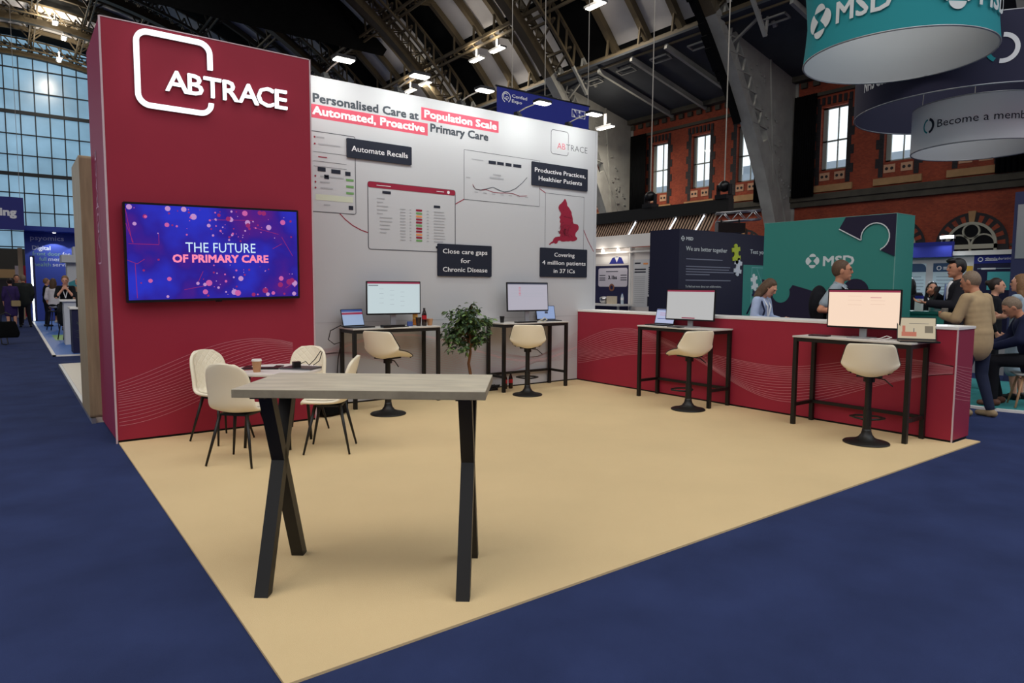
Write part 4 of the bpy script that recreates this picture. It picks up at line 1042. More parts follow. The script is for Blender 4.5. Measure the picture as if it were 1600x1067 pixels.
lie('laptop_sleeve', 'flat black case lying on the left end of the table left of the tree', 'case', (-3.5, -0.425, TT), R(2), 0.3, 0.1, 0.03, M_PLASTIC)
lie('card_box', 'small blue packet under the monitor left of the potted tree', 'box', (-3.2, -0.31, TT), 0, 0.07, 0.04, 0.06, mat('blue card', rgb(70, 90, 150), 0.5))
lie('phone', 'dark phone lying left of the small blue packet under the monitor', 'phone', (-3.34, -0.40, TT), R(20), 0.14, 0.07, 0.01, M_PLASTIC)
lie('keyboard', 'black keyboard in front of the monitor right of the potted tree', 'keyboard', (-1.38, -0.408, TT), R(1), 0.36, 0.09, 0.018, M_PLASTIC)
lie('notebook', 'dark notebook on the left end of the table with the peach screen', 'notebook', (-0.28, -4.19, TT), R(10), 0.13, 0.2, 0.014, mat('dark red notebook', rgb(60, 34, 40), 0.5))
lie('tablet', 'dark tablet lying in front of the blank pale monitor', 'tablet', (-0.38, -2.3, TT), R(1), 0.12, 0.2, 0.01, M_PLASTIC)
mb = MB(); mb.tube([(-0.24, -4.72, TT + 0.006), (-0.3, -4.8, TT + 0.01), (-0.33, -4.86, TT + 0.006), (-0.27, -4.93, TT + 0.03), (-0.22, -4.86, TT + 0.04), (-0.24, -4.79, TT + 0.006), (-0.32, -4.74, TT + 0.006)], 0.005, 6)
tag(mb.build('cable', mat('white cable', rgb(214, 208, 206), 0.5), None, True), 'white coiled cable by the foot of the peach screen monitor', 'cable')
mb = MB(); mb.tube([(-1.1, -0.33, TT + 0.006), (-1.02, -0.36, TT + 0.04), (-0.97, -0.33, TT + 0.06), (-0.94, -0.36, TT + 0.03), (-1.02, -0.38, TT + 0.006), (-1.06, -0.36, TT + 0.01)], 0.007, 6)
tag(mb.build('cable', mat('cream cable', rgb(206, 196, 170), 0.5), None, True), 'cream tangle of cable below the greyish list monitor', 'cable')
mb = MB(); mb.tube([(-4.045, -0.18, TT + 0.01), (-4.1, -0.22, TT + 0.03), (-4.22, -0.2, TT - 0.03), (-4.24, -0.18, TT - 0.14), (-4.16, -0.16, TT - 0.2), (-4.05, -0.12, TT - 0.18), (-4.08, -0.08, 0.6), (-4.1, -0.06, 0.2), (-4.13, -0.06, 0.03)], 0.006, 6)
tag(mb.build('cable', M_RUBBER, None, True), 'black cable looping off the left end of the table left of the tree', 'cable')
G2 = 'cola bottles on the floor'
bottle('left cola bottle on the floor under the table right of the potted tree', (-1.56, -0.16, CZ0), M_COLA, M_CAP, group=G2)
bottle('right cola bottle on the floor under the table right of the potted tree', (-1.46, -0.16, CZ0), M_COLA, M_CAP, group=G2)
mb = MB(); rnd = random.Random(5); pts = []
for i in range(26): pts.append((-1.83 + 0.13 * math.sin(i * 1.7) + rnd.gauss(0, 0.02), -0.17 + 0.06 * math.cos(i * 2.1), CZ0 + 0.008 + 0.07 * abs(math.sin(i * 0.9))))
mb.tube(pts, 0.007, 6); mb.box((-1.95, -0.2, CZ0), (-1.72, -0.14, CZ0 + 0.04))
tag(mb.build('extension_lead', M_RUBBER, None, False), 'black tangled extension lead on the floor behind the concrete table', 'extension lead')
def bag(lb, loc, rz, sx, sy, sz):
    t = thing('bag', lb, 'bag', loc, rz)
    mb = MB(); mb.sphere((0, 0, sz * 0.48), (sx * 0.5, sy * 0.5, sz * 0.5), 16, 10); mb.box((-sx * 0.42, -sy * 0.4, 0), (sx * 0.42, sy * 0.4, sz * 0.6)); o = mb.build('bag_body', M_BLACKMATT, t); finish(o, voxel=0.02, iters=6)
    mb = MB(); mb.tube([(-sx * 0.2, 0, sz * 0.9), (-sx * 0.12, 0.02, sz * 1.15), (sx * 0.12, 0.02, sz * 1.15), (sx * 0.2, 0, sz * 0.9)], 0.012, 6); mb.build('handle', M_BLACKMATT, t, True)
bag('black rucksack on the floor behind the side-on cream chair', (-4.38, -0.62, CZ0 + 0.012), R(20), 0.42, 0.24, 0.36)
bag('black bag by the wall below the left table, showing over the concrete tabletop', (-4.4, -0.2, CZ0 + 0.012), R(0), 0.34, 0.24, 0.48)

# ---- potted tree
t = thing('potted_tree', 'small artificial tree with a brown trunk between the two back tables', 'plant', (-2.35, -0.42, CZ0))
mb = MB(); mb.lathe([(0.1, 0), (0.13, 0.2), (0.135, 0.22), (0.12, 0.22), (0.115, 0.19)], 24); mb.build('pot', M_PLASTIC, t, False)
mb = MB(); mb.lathe([(0.115, 0.17), (0.02, 0.19)], 20); mb.build('soil', mat('dark soil', rgb(50, 38, 30), 0.95), t)
mb = MB(); rnd = random.Random(21)
trunk = [(0.0, 0, 0.18), (0.012, 0.0, 0.3), (-0.012, 0.01, 0.45), (0.01, 0, 0.6), (0.0, 0, 0.75), (0.005, 0.0, 0.95), (0.0, 0, 1.15)]
mb.tube(trunk, [0.024, 0.022, 0.021, 0.019, 0.016, 0.011, 0.006], 8)
tips = []
for i in range(46):
    a = rnd.random() * 2 * PI; z0 = 0.62 + rnd.random() * 0.42
    L = 0.2 + rnd.random() * 0.2; el = rnd.uniform(-0.25, 0.7)
    if i < 8: el = rnd.uniform(0.9, 1.4); L = 0.2 + 0.12 * rnd.random(); z0 = 0.9 + rnd.random() * 0.15
    if abs(math.sin(a)) > 0.5: L *= 0.75
    q = (math.cos(a) * math.cos(el) * L * 1.15, min(0.36, math.sin(a) * math.cos(el) * L), z0 + math.sin(el) * L)
    m = (q[0] * 0.5, q[1] * 0.5, (z0 + q[2]) / 2 + 0.03)
    mb.tube([(0, 0, z0), m, q], [0.006, 0.004, 0.002], 5); tips.append(((0, 0, z0), m, q))
mb.build('trunk', mat('brown bark', rgb(120, 80, 52), 0.8, noise=0.25, nscale=30), t, True)
gm = [mat('leaf green', rgb(70, 96, 54), 0.5, spec=0.4), mat('leaf light green', rgb(112, 138, 78), 0.5, spec=0.4), mat('leaf dark green', rgb(44, 66, 42), 0.5, spec=0.4)]
mb = MB()
for (p, m, q) in tips:
    for k in range(32):
        f = rnd.uniform(0.3, 1.08)
        base = Vector(m).lerp(Vector(q), (f - 0.5) * 2) if f > 0.5 else Vector(p).lerp(Vector(m), f * 2)
        base += Vector((rnd.gauss(0, 0.025), rnd.gauss(0, 0.025), rnd.gauss(0, 0.025)))
        d = Vector((rnd.gauss(0, 1) + base.x * 3, rnd.gauss(0, 1) + base.y * 3, rnd.gauss(-0.45, 0.6))).normalized()
        s = d.cross(Vector((rnd.gauss(0, 0.4), rnd.gauss(0, 0.4), 1))).normalized(); n = s.cross(d)
        L = rnd.uniform(0.055, 0.092); w = L * 0.24
        if base.y + d.y * L > 0.38 or base.x + d.x * L < -0.44: continue
        mb.use(gm[rnd.choice((0, 0, 1, 2, 2))])
        P = [base, base + d * L * 0.35 + s * w + n * 0.006, base + d * L * 0.7 + s * w * 0.75, base + d * L - n * 0.012, base + d * L * 0.7 - s * w * 0.75, base + d * L * 0.35 - s * w + n * 0.006, base + d * L * 0.5 - n * 0.004]
        mb.add(P, [(0, 1, 6), (1, 2, 6), (2, 3, 6), (3, 4, 6), (4, 5, 6), (5, 0, 6)])
mb.build('foliage', None, t, True)

# ================================================================== NEIGHBOURING STANDS, RIGHT
def msd_mark(mb, M, cx, cy, h, w=0.003):
    """the white four-lobed mark with an hourglass waist"""
    mb.poly(circ(cx, cy + h * 0.24, h * 0.25, 20, 8, 172), M, w); mb.poly(circ(cx, cy - h * 0.24, h * 0.25, 20, 188, 352), M, w)
    for k in (-1, 1):
        pts = circ(0.2, 0, 0.29, 22, -74, 74) + [(0.26, 0.24), (0.2, 0.15), (0.1, 0.05), (0.05, 0.0), (0.1, -0.05), (0.2, -0.15), (0.26, -0.24)]
        mb.poly([(cx + k * x * h, cy + y * h) for x, y in pts][::k], M, w)
M_MSD = mat('soft white ink', rgb(214, 222, 222), 0.6)
# navy partition with text
nw = thing('navy_partition', 'navy partition with white text and two puzzle pieces behind the low red wall', 'exhibition wall', (0, 0, 0))
NF = fr((0, 0.186, 0), X_, Z_)
mb = MB(); mb.box((2.693, 0.186, 0), (6.2, 0.9, 2.6)); mb.build('panel', mat('night blue print', rgb(36, 37, 58), 0.6, spec=0.2), nw)
mb = MB().use(M_MSD); msd_mark(mb, NF, 2.79, 2.425, 0.1); mb.text('MSD', 2.89, 2.4, 0.06, NF, width=0.2, bold=0.02)
mb.text('We are better together', 2.89, 2.205, 0.085, NF, width=1.27, bold=0.004)
mb.text('Test your', 4.94, 2.215, 0.09, NF, width=0.62, bold=0.004)
mb.text('To find out more about our collaborations,', 2.9, 1.51, 0.045, NF, width=1.1)
mb.use(mat('greyed ink', rgb(120, 124, 142), 0.6))
for y, wd in ((2.04, 1.12), (1.9, 1.38), (1.85, 1.34), (1.8, 1.5), (1.75, 0.72), (1.64, 1.4)): mb.rect(2.9, y, 2.9 + wd, y + 0.018, NF, 0.003)
mb.build('lettering', None, nw)
def puzzle(cx, cy, s, rot):
    pts = []
    for side in range(4):
        a = R(90 * side + rot)
        loc = [(-1, -1), (-0.35, -1)] + [(0.42 * math.cos(R(t)), -1 + (-1 if side % 2 == 0 else 1) * (0.22 + 0.34 * math.sin(R(t)))) for t in ((200, 160, 120, 90, 60, 20, -20))] + [(0.35, -1)]
        for x, y in loc: pts.append((cx + s * (x * math.cos(a) - y * math.sin(a)), cy + s * (x * math.sin(a) + y * math.cos(a))))
    return pts
mb = MB(); mb.prism(puzzle(4.45, 2.19, 0.13, 8), 0.002, 0.02, NF); p = mb.build('puzzle_piece', mat('lime print', rgb(178, 194, 44), 0.6), nw); p['label'] = 'lime green puzzle piece'
mb = MB(); mb.prism(puzzle(4.52, 1.93, 0.12, -6), 0.002, 0.02, NF); p = mb.build('puzzle_piece', mat('grey white print', rgb(206, 212, 220), 0.6), nw); p['label'] = 'white puzzle piece'
mb = MB().use(M_TEAL); mb.rect(4.72, 0.8, 6.1, 1.98, NF, 0.003); mb.use(mat('pale teal line', rgb(120, 176, 176), 0.6)); mb.stroke([(5.02, 1.0), (5.02, 1.93), (6.0, 1.93), (6.0, 1.0)], 0.02, NF, 0.004); mb.stroke([(5.2, 1.9), (5.5, 1.45)], 0.014, NF, 0.004)
mb.use(M_MSD); mb.poly([(x, y) for x, y in puzzle(5.12, 1.62, 0.12, 12)], NF, 0.005); mb.use(M_NAVY); mb.poly(puzzle(5.16, 1.34, 0.09, 30), NF, 0.006)
mb.build('teal_picture', None, nw)

# teal partition
tp = thing('teal_partition', 'large teal partition with puzzle shapes behind the man with the rucksack', 'exhibition wall', (0, 0, 0))
TFc = fr((3.021, 0, 0), NY, Z_)
mb = MB(); mb.box((3.021, -3.486, 0), (3.61, -1.357, 2.6)); mb.build('panel', M_TEAL, tp)
mb = MB(); mb.box((3.018, -3.49, 2.6), (3.612, -1.353, 2.606)); mb.box((3.016, -3.49, 0), (3.024, -3.48, 2.6)); mb.build('edge_profile', mat('pale teal edge', rgb(120, 170, 160), 0.5), tp)
top = [(2.75, 2.598), (2.653, 2.424), (2.985, 2.24)] + circ(3.2, 2.275, 0.205, 18, 190, -65) + [(3.29, 2.075), (3.484, 1.985), (3.484, 2.598)]
bot = [(1.36, 0.02), (3.484, 0.02), (3.484, 1.0), (3.16, 1.36)] + circ(2.94, 1.46, 0.2, 14, -20, 200) + [(2.33, 1.45), (1.92, 1.56)] + circ(1.71, 1.43, 0.165, 16, 20, -200) + [(1.56, 1.6), (1.36, 1.66)]
mb = MB(); mb.prism(top, 0.001, 0.02, TFc); mb.prism(bot, 0.001, 0.02, TFc); mb.build('puzzle_shape', mat('aubergine print', rgb(40, 36, 58), 0.6, spec=0.2), tp)
mb = MB(); mb.stroke(top[1:-2], 0.016, TFc, 0.022); mb.build('puzzle_outline', M_MSD, tp)
mb = MB().use(M_MSD); msd_mark(mb, TFc, 2.235, 1.945, 0.235); mb.text('MSD', 2.415, 1.865, 0.155, TFc, width=0.48, bold=0.015); mb.build('lettering', None, tp)

# teal service counter and what stands on it
t = thing('teal_counter', 'teal counter to the right of the teal partition', 'counter', (0, 0, 0))
mb = MB(); mb.box((4.4, -3.74, 0.03), (5.0, -3.0, 1.11)); mb.build('body', M_TEAL, t)
mb = MB(); mb.box((4.37, -3.77, 1.11), (5.0, -2.97, 1.15)); mb.build('top', mat('deep teal laminate', rgb(36, 100, 92), 0.4), t)
t = thing('steel_urn', 'steel drum standing on the teal counter', 'container', (4.55, -3.48, 1.15)); mb = MB(); mb.lathe([(0.095, 0), (0.1, 0.01), (0.1, 0.2), (0.095, 0.21)], 24); mb.build('drum', M_METAL, t, True)
mb = MB(); mb.lathe([(0.07, 0.21), (0.05, 0.222)], 16); mb.build('lid', M_SILVER, t)
t = thing('drink_carton', 'white carton with a blue top on the teal counter', 'carton', (4.5, -3.25, 1.15))
mb = MB(); mb.box((-0.04, -0.05, 0), (0.04, 0.05, 0.2)); mb.build('carton_body', M_WHITEGLOSS, t); mb = MB(); mb.box((-0.041, -0.051, 0.2), (0.041, 0.051, 0.25)); mb.build('carton_top', M_ROYAL, t)
t = thing('glass_jar', 'small jar at the right of the steel drum on the teal counter', 'jar', (4.58, -3.66, 1.15)); mb = MB(); mb.lathe([(0.04, 0), (0.042, 0.1), (0.03, 0.12)], 16); mb.build('jar_body', mat('olive glass', rgb(120, 116, 92), 0.2), t); mb = MB(); mb.lathe([(0.034, 0.12), (0.034, 0.14)], 16); mb.build('lid', M_SILVER, t)

# teal floor of that stand with its white edging
t = thing('teal_platform', 'teal floor with white edging beside the near end of the low red wall', 'platform', (0, 0, 0))
mb = MB(); mb.prism([(2.5, -3.6), (2.5, -5.0), (3.0, -6.6), (5.5, -6.6), (5.5, -3.0), (4.3, -2.95), (3.7, -3.5)], 0, 0.029); mb.build('deck', mat('teal carpet pile', rgb(46, 130, 132), 0.9, noise=0.1), t)
mb = MB(); mb.bar((2.46, -3.6, 0.015), (2.46, -5.02, 0.015), 0.07, 0.03); mb.bar((2.46, -5.0, 0.015), (2.97, -6.6, 0.015), 0.07, 0.03); mb.build('edge_strip', M_WHITEGLOSS, t)
# far member stand: white walls, blue header, posters
cs = thing('member_stand', 'white stand with blue header and member posters behind the teal counter', 'exhibition stand', (0, 0, 0))
CFf = fr((6.6, 0, 0), NY, Z_)
mb = MB(); mb.box((6.6, -5.4, 0), (6.75, -1.9, 2.12)); mb.build('wall', M_WHITE, cs)
mb = MB(); mb.box((6.5, -2.95, 2.1), (6.6, -1.9, 2.38)); mb.build('header', M_ROYAL, cs)
mb = MB(); mb.box((6.55, -5.4, 2.12), (6.62, -2.9, 2.2)); mb.build('beam', M_WHITEGLOSS, cs)
def poster(s0, s1, z0, z1, head, body, lines, lb, mark=True):
    mb = MB().use(body); mb.rect(s0, z0, s1, z1, CFf, 0.004); mb.use(head)
    hh = 0.16
    mb.poly([(s0, z1 - hh), (s1, z1 - hh)] + circ(s1 - 0.1, z1 - 0.1, 0.1, 6, 0, 90) + [(s0, z1)], CFf, 0.006)
    mb.use(M_PAPER)
    if mark: mb.stroke(circ(s0 + 0.1, z1 - 0.09, 0.035, 14), 0.014, CFf, 0.008, closed=True); mb.rect(s0 + 0.17, z1 - 0.085, s0 + 0.3, z1 - 0.07, CFf, 0.008); mb.rect(s0 + 0.17, z1 - 0.115, s0 + 0.36, z1 - 0.1, CFf, 0.008)
    mb.use(mat('grey blue text', rgb(150, 170, 186), 0.6))
    for k in range(lines): mb.rect(s0 + 0.06, z1 - 0.26 - k * 0.06, s0 + (s1 - s0) * (0.92 if k % 4 else 0.8), z1 - 0.245 - k * 0.06, CFf, 0.006)
    p = mb.build('poster', None, cs); p['label'] = lb
M_SLATE = mat('slate blue print', rgb(58, 84, 120), 0.6); M_SKYP = mat('sky white print', rgb(196, 220, 232), 0.6)
poster(2.1, 2.5, 0.7, 1.99, M_SLATE, M_SKYP, 12, 'white poster with a dark blue header beside the teal partition', False)
poster(2.62, 3.15, 0.7, 1.99, M_SLATE, M_SKYP, 16, 'white poster with ring emblem and lines of text')
poster(3.28, 3.98, 0.7, 2.13, M_ROYAL, M_NAVY, 1, 'navy poster with ring emblem', True)
mb = MB().use(mat('ochre print', rgb(214, 168, 60), 0.6)); mb.rect(3.17, 0.7, 3.27, 1.93, CFf, 0.005); mb.poly([(4.35, 1.4), (4.62, 1.4), (4.62, 1.85), (4.5, 1.8)], CFf, 0.005)
mb.use(mat('turquoise print', rgb(80, 178, 184), 0.6)); mb.rect(3.5, 1.5, 3.84, 1.82, CFf, 0.008); mb.use(mat('periwinkle print', rgb(120, 146, 206), 0.6)); mb.rect(4.05, 1.0, 4.4, 1.86, CFf, 0.004)
mb.use(M_PAPER); mb.text('Confederation', 3.46, 2.03, 0.045, CFf, 0.008, width=0.42); mb.rect(3.4, 1.86, 3.62, 1.89, CFf, 0.009); mb.build('graphic_panel', None, cs)
for i, (s, lb) in enumerate(((2.13, 'white LED floodlight on the blue header next to the teal partition'), (2.86, 'white LED floodlight at the right end of the blue header'))):
    f = thing('floodlight', lb, 'lamp', (6.52, -s, 2.421), 0, 'floodlights on the blue header')
    mb = MB(); mb.box((-0.03, -0.12, 0.01), (0.03, 0.12, 0.07)); mb.box((0.0, -0.1, -0.04), (0.02, -0.09, 0.02)); mb.box((0.0, 0.09, -0.04), (0.02, 0.1, 0.02)); mb.build('housing', M_SILVER, f)
    mb = MB(); mb.box((-0.04, -0.11, 0.015), (-0.03, 0.11, 0.065)); mb.build('led_panel', glow('cold led panel', (0.9, 0.96, 1.0), 10), f)
    l = bpy.data.lights.new('flood', 'AREA'); l.size = 0.2; l.energy = 14; l.color = (0.85, 0.93, 1); o = bpy.data.objects.new('light', l); COL.objects.link(o); o.parent = f; o.location = (-0.1, 0, 0.03); o.rotation_euler = (0, R(60), 0)
t = thing('navy_pillar', 'navy display pillar at the right edge of the photograph', 'pillar', (0, 0, 0))
mb = MB(); mb.box((5.55, -5.4, 0.03), (6.3, -4.15, 3.05)); mb.build('body', mat('midnight print', rgb(44, 48, 86), 0.6), t); mb = MB(); mb.box((5.54, -4.34, 2.0), (5.55, -4.2, 2.85)); mb.build('vent_panel', M_SILVER, t)

# white shell scheme stand between back wall and navy partition
sc_ = thing('shell_stand', 'white shell scheme stand with posters seen past the end of the white wall', 'exhibition stand', (0, 0, 0))
SF = fr((4.2, 0, 0), NY, Z_)
mb = MB(); mb.box((4.2, 2.0, 0), (4.3, 6.5, 2.418)); mb.build('wall', mat('warm white panel', rgb(214, 208, 204), 0.6), sc_)
mb = MB(); mb.box((4.0, 2.0, 2.42), (4.06, 6.5, 2.7)); mb.box((4.0, 2.0, 2.42), (4.3, 2.06, 2.7)); mb.build('fascia', M_WHITEGLOSS, sc_)
mb = MB()
for y in (2.03, 2.79, 4.6): mb.box((4.14, y - 0.02, 0), (4.2, y + 0.02, 2.42))
mb.box((4.1, 2.0, 2.3), (4.14, 6.5, 2.34)); mb.build('upright_frame', M_WHITEGLOSS, sc_)
mb = MB().use(M_NAVY); mb.rect(-4.6, 0.9, -2.86, 2.02, SF, 0.003); mb.use(mat('lilac grey print', rgb(196, 192, 204), 0.6)); mb.poly(rrect(-3.86, 1.52, -2.9, 1.96, 0.05, 3), SF, 0.005)
mb.use(M_NAVYBOARD); mb.text('3.1bs', -3.38, 1.7, 0.085, SF, 0.007, width=0.28, align='C', bold=0.02)
for a, b in ((-3.82, 1.78), (-3.82, 1.72), (-3.82, 1.67), (-3.12, 1.78), (-3.12, 1.72), (-3.12, 1.67), (-3.6, 1.87)): mb.rect(a, b, a + (0.2 if b < 1.8 else 0.4), b + 0.018, SF, 0.007)
mb.use(mat('brown badge print', rgb(130, 84, 62), 0.6)); mb.poly(circ(-3.4, 1.5, 0.09, 16), SF, 0.008); mb.use(M_NAVY); mb.poly(circ(-3.4, 1.5, 0.05, 12), SF, 0.01); p = mb.build('poster', None, sc_); p['label'] = 'navy poster with a pale rounded panel and a round badge'
mb = MB().use(M_WHITE); mb.rect(-2.72, 1.06, -2.2, 2.14, SF, 0.003); mb.use(M_AMBER); mb.rect(-2.42, 2.02, -2.28, 2.06, SF, 0.005); mb.use(M_NAVYBOARD)
for y in (2.04, 1.9, 1.84): mb.rect(-2.68, y, -2.4 + (0.06 if y < 2 else -0.1), y + 0.03, SF, 0.005)
for k in range(14): mb.rect(-2.26, 1.35 + k * 0.045, -2.22, 1.38 + k * 0.045, SF, 0.005)
mb.rect(-2.28, 1.08, -2.21, 1.3, SF, 0.005); mb.use(M_FAINT)
for k in range(14): mb.rect(-2.68, 1.74 - k * 0.045, -2.36, 1.755 - k * 0.045, SF, 0.005)
p = mb.build('poster', None, sc_); p['label'] = 'white poster with columns of dark text'
mb = MB().use(M_WHITEGLOSS); mb.rect(-4.4, 2.06, -2.9, 2.24, SF, 0.003); mb.use(M_ROYAL); mb.poly([(-3.5, 2.06), (-3.02, 2.06), (-3.1, 2.2), (-3.25, 2.23), (-3.4, 2.2)], SF, 0.005); mb.use(M_PAPER); mb.poly([(-3.32, 2.21), (-3.18, 2.21), (-3.25, 2.09)], SF, 0.007); p = mb.build('poster', None, sc_); p['label'] = 'picture of a blue suit and white shirt'
for y in (3.55, 3.05):
    l = thing('bulb_spotlight', 'round bright bulb under the white fascia, %s of two' % ('left' if y > 3.3 else 'right'), 'lamp', (4.03, y, 2.389), 0, 'bulbs under the white fascia')
    mb = MB(); mb.lathe([(0.02, 0.0), (0.035, 0.03)], 12); mb.build('socket', M_SILVER, l); mb = MB(); mb.sphere((0, 0, -0.03), 0.04); mb.build('bulb', glow('bulb', (1, 0.93, 0.82), 12), l, True)
    q = bpy.data.lights.new('bulb_light', 'POINT'); q.energy = 2.5; q.color = (1, 0.9, 0.78); q.shadow_soft_size = 0.05; o = bpy.data.objects.new('light', q); COL.objects.link(o); o.parent = l; o.location = (-0.12, 0, -0.08)
t = thing('white_table', 'white shelf table in front of the posters past the end of the white wall', 'table', (0, 0, 0)); mb = MB(); mb.box((3.6, 2.6, 1.08), (4.1, 4.2, 1.12)); mb.build('tabletop', M_WHITEGLOSS, t)
for x in (3.64, 4.04):
    for y in (2.64, 4.16):
        mb = MB(); mb.box((x - 0.02, y - 0.02, 0), (x + 0.02, y + 0.02, 1.08)); mb.build('leg', M_SILVER, t)
mb = MB(); mb.lathe([(0.05, 0), (0.1, 0.06), (0.11, 0.14), (0.07, 0.17)], 20, place(3.8, 3.25, 1.12)); tag(mb.build('glass_bowl', M_METAL, None, True), 'shiny round bowl on the white shelf table', 'bowl')
mb = MB(); mb.box((3.75, 2.93, 1.12), (3.9, 3.12, 1.3)); tag(mb.build('card_box', mat('cream card', rgb(206, 192, 170), 0.6)), 'pale cardboard box right of the shiny bowl', 'box')
bottle('clear water bottle at the right end of the white shelf table', (3.85, 2.72, 1.12), mat('clear plastic', rgb(190, 205, 220), 0.1), M_ROYAL, 0.26, 0.035, M_PAPER)

# slatted gantry, black beam, truss and moving lights behind
t = thing('slatted_canopy', 'black edged canopy with timber slats and light strips above the white shell stand', 'canopy', (0, 0, 0))
mb = MB(); mb.box((6.0, 1.5, 3.26), (6.2, 9.0, 3.56)); mb.build('black_beam', M_BLACK, t)
mb = MB().use(mat('dark slat backing', rgb(60, 48, 40), 0.8)); mb.add([(6.02, 2.0, 2.85), (6.02, 9.0, 2.85), (6.16, 9.0, 3.26), (6.16, 2.0, 3.26)], [(0, 1, 2, 3)])
mb.use(mat('pale timber slat', rgb(190, 160, 136), 0.6))
for k in range(76): mb.bar((6.0, 2.02 + k * 0.092, 2.86), (6.13, 2.02 + k * 0.092 - 0.12, 3.27), 0.045, 0.03)
mb.build('slat_panel', None, t)
mb = MB()
for y in (2.4, 3.25, 4.6): mb.bar((5.97, y, 2.86), (6.1, y - 0.16, 3.24), 0.05, 0.03)
mb.build('light_strip', glow('blue white strip', (0.8, 0.88, 1), 2.2), t)
t = thing('box_truss', 'short aluminium box truss beside the near grey rib', 'truss', (0, 0, 0)); mb = MB()
A = Vector((5.45, 1.42, 2.98)); B = Vector((6.25, 0.8, 3.06)); d = B - A; sd = Vector((0.3, 0.25, 0)).normalized() * 0.24
for o_ in (Vector((0, 0, 0)), sd, Vector((0, 0, 0.2)), sd + Vector((0, 0, 0.2))): mb.tube([A + o_, B + o_], 0.02, 8)
for k in range(6):
    for o_ in (Vector((0, 0, 0)), sd): mb.tube([A + d * (k / 6) + o_ + Vector((0, 0, 0.2 * (k % 2))), A + d * ((k + 1) / 6) + o_ + Vector((0, 0, 0.2 * ((k + 1) % 2)))], 0.011, 6)
mb.build('truss_frame', M_METAL, t, True)
t = thing('loudspeaker', 'black loudspeaker box hanging below the aluminium truss', 'loudspeaker', (5.66, 1.2, 2.73), R(-38))
mb = MB(); mb.box((-0.3, -0.14, 0), (0.3, 0.14, 0.22)); mb.build('cabinet', M_PLASTIC, t); mb = MB(); mb.bar((-0.2, 0, 0.22), (-0.2, 0, 0.3), 0.03); mb.bar((0.2, 0, 0.22), (0.2, 0, 0.3), 0.03); mb.build('bracket', M_BLACK, t)
def moving_head(y, lb):
    t = thing('moving_light', lb, 'stage light', (6.1, y, 3.56), 0, 'stage lights on the black beam')
    mb = MB(); mb.box((-0.14, -0.16, 0), (0.14, 0.16, 0.1)); mb.build('base', M_PLASTIC, t)
    mb = MB(); mb.box((-0.05, -0.18, 0.1), (0.05, -0.14, 0.34)); mb.box((-0.05, 0.14, 0.1), (0.05, 0.18, 0.34)); mb.build('yoke', M_PLASTIC, t)
    mb = MB(); mb.sphere((0, 0, 0.3), (0.15, 0.13, 0.13), 14, 10); mb.build('lamp_head', M_PLASTIC, t, True)
moving_head(3.95, 'black stage light on the black beam below the left hanging wire'); moving_head(1.7, 'black stage light on the black beam below the right hanging wire')
for y, lb in ((3.95, 'thin wire hanging down to the left stage light'), (1.7, 'thin wire hanging down to the right stage light')):
    mb = MB(); mb.tube([(6.1, y, 3.95), (6.1, y, 16)], 0.014, 6); tag(mb.build('hanging_wire', M_WIRE), lb, 'wire')

# ---- hanging banner
hb = thing('hanging_banner', 'royal blue hanging banner above the white wall', 'banner', (0, 0, 0)); HF = fr((0, 3.0, 0), X_, Z_)
mb = MB(); mb.box((0.53, 3.0, 4.5), (2.99, 3.02, 5.43)); mb.build('cloth', M_ROYAL, hb); mb = MB(); mb.tube([(0.5, 3.01, 5.44), (3.02, 3.01, 5.44)], 0.02, 8); mb.build('pole', M_PLASTIC, hb)
mb = MB().use(M_PAPER); mb.stroke(circ(0.75, 5.255, 0.1, 20, -60, 250), 0.018, HF, 0.003); mb.stroke(circ(0.735, 5.27, 0.055, 14, 40, 320), 0.016, HF, 0.003); mb.stroke(circ(0.77, 5.235, 0.035, 14, -10, 300), 0.014, HF, 0.004)
mb.text('Confed', 0.89, 5.275, 0.065, HF, width=0.38, bold=0.01); mb.text('Expo', 0.89, 5.175, 0.065, HF, width=0.25, bold=0.01)
mb.build('printing', None, hb); mb = MB().use(M_PAPER); mb.rect(2.49, 5.14, 2.88, 5.31, HF, 0.003); mb.use(M_ROYAL); mb.text('NHS', 2.685, 5.16, 0.13, HF, 0.005, width=0.34, align='C', bold=0.04); mb.build('logo_box', None, hb)
mb = MB()
for x in (0.9, 1.75, 2.97): mb.tube([(x, 3.01, 5.44), (x, 3.01, 13)], 0.008, 5)
mb.build('suspension_wire', M_WIRE, hb)

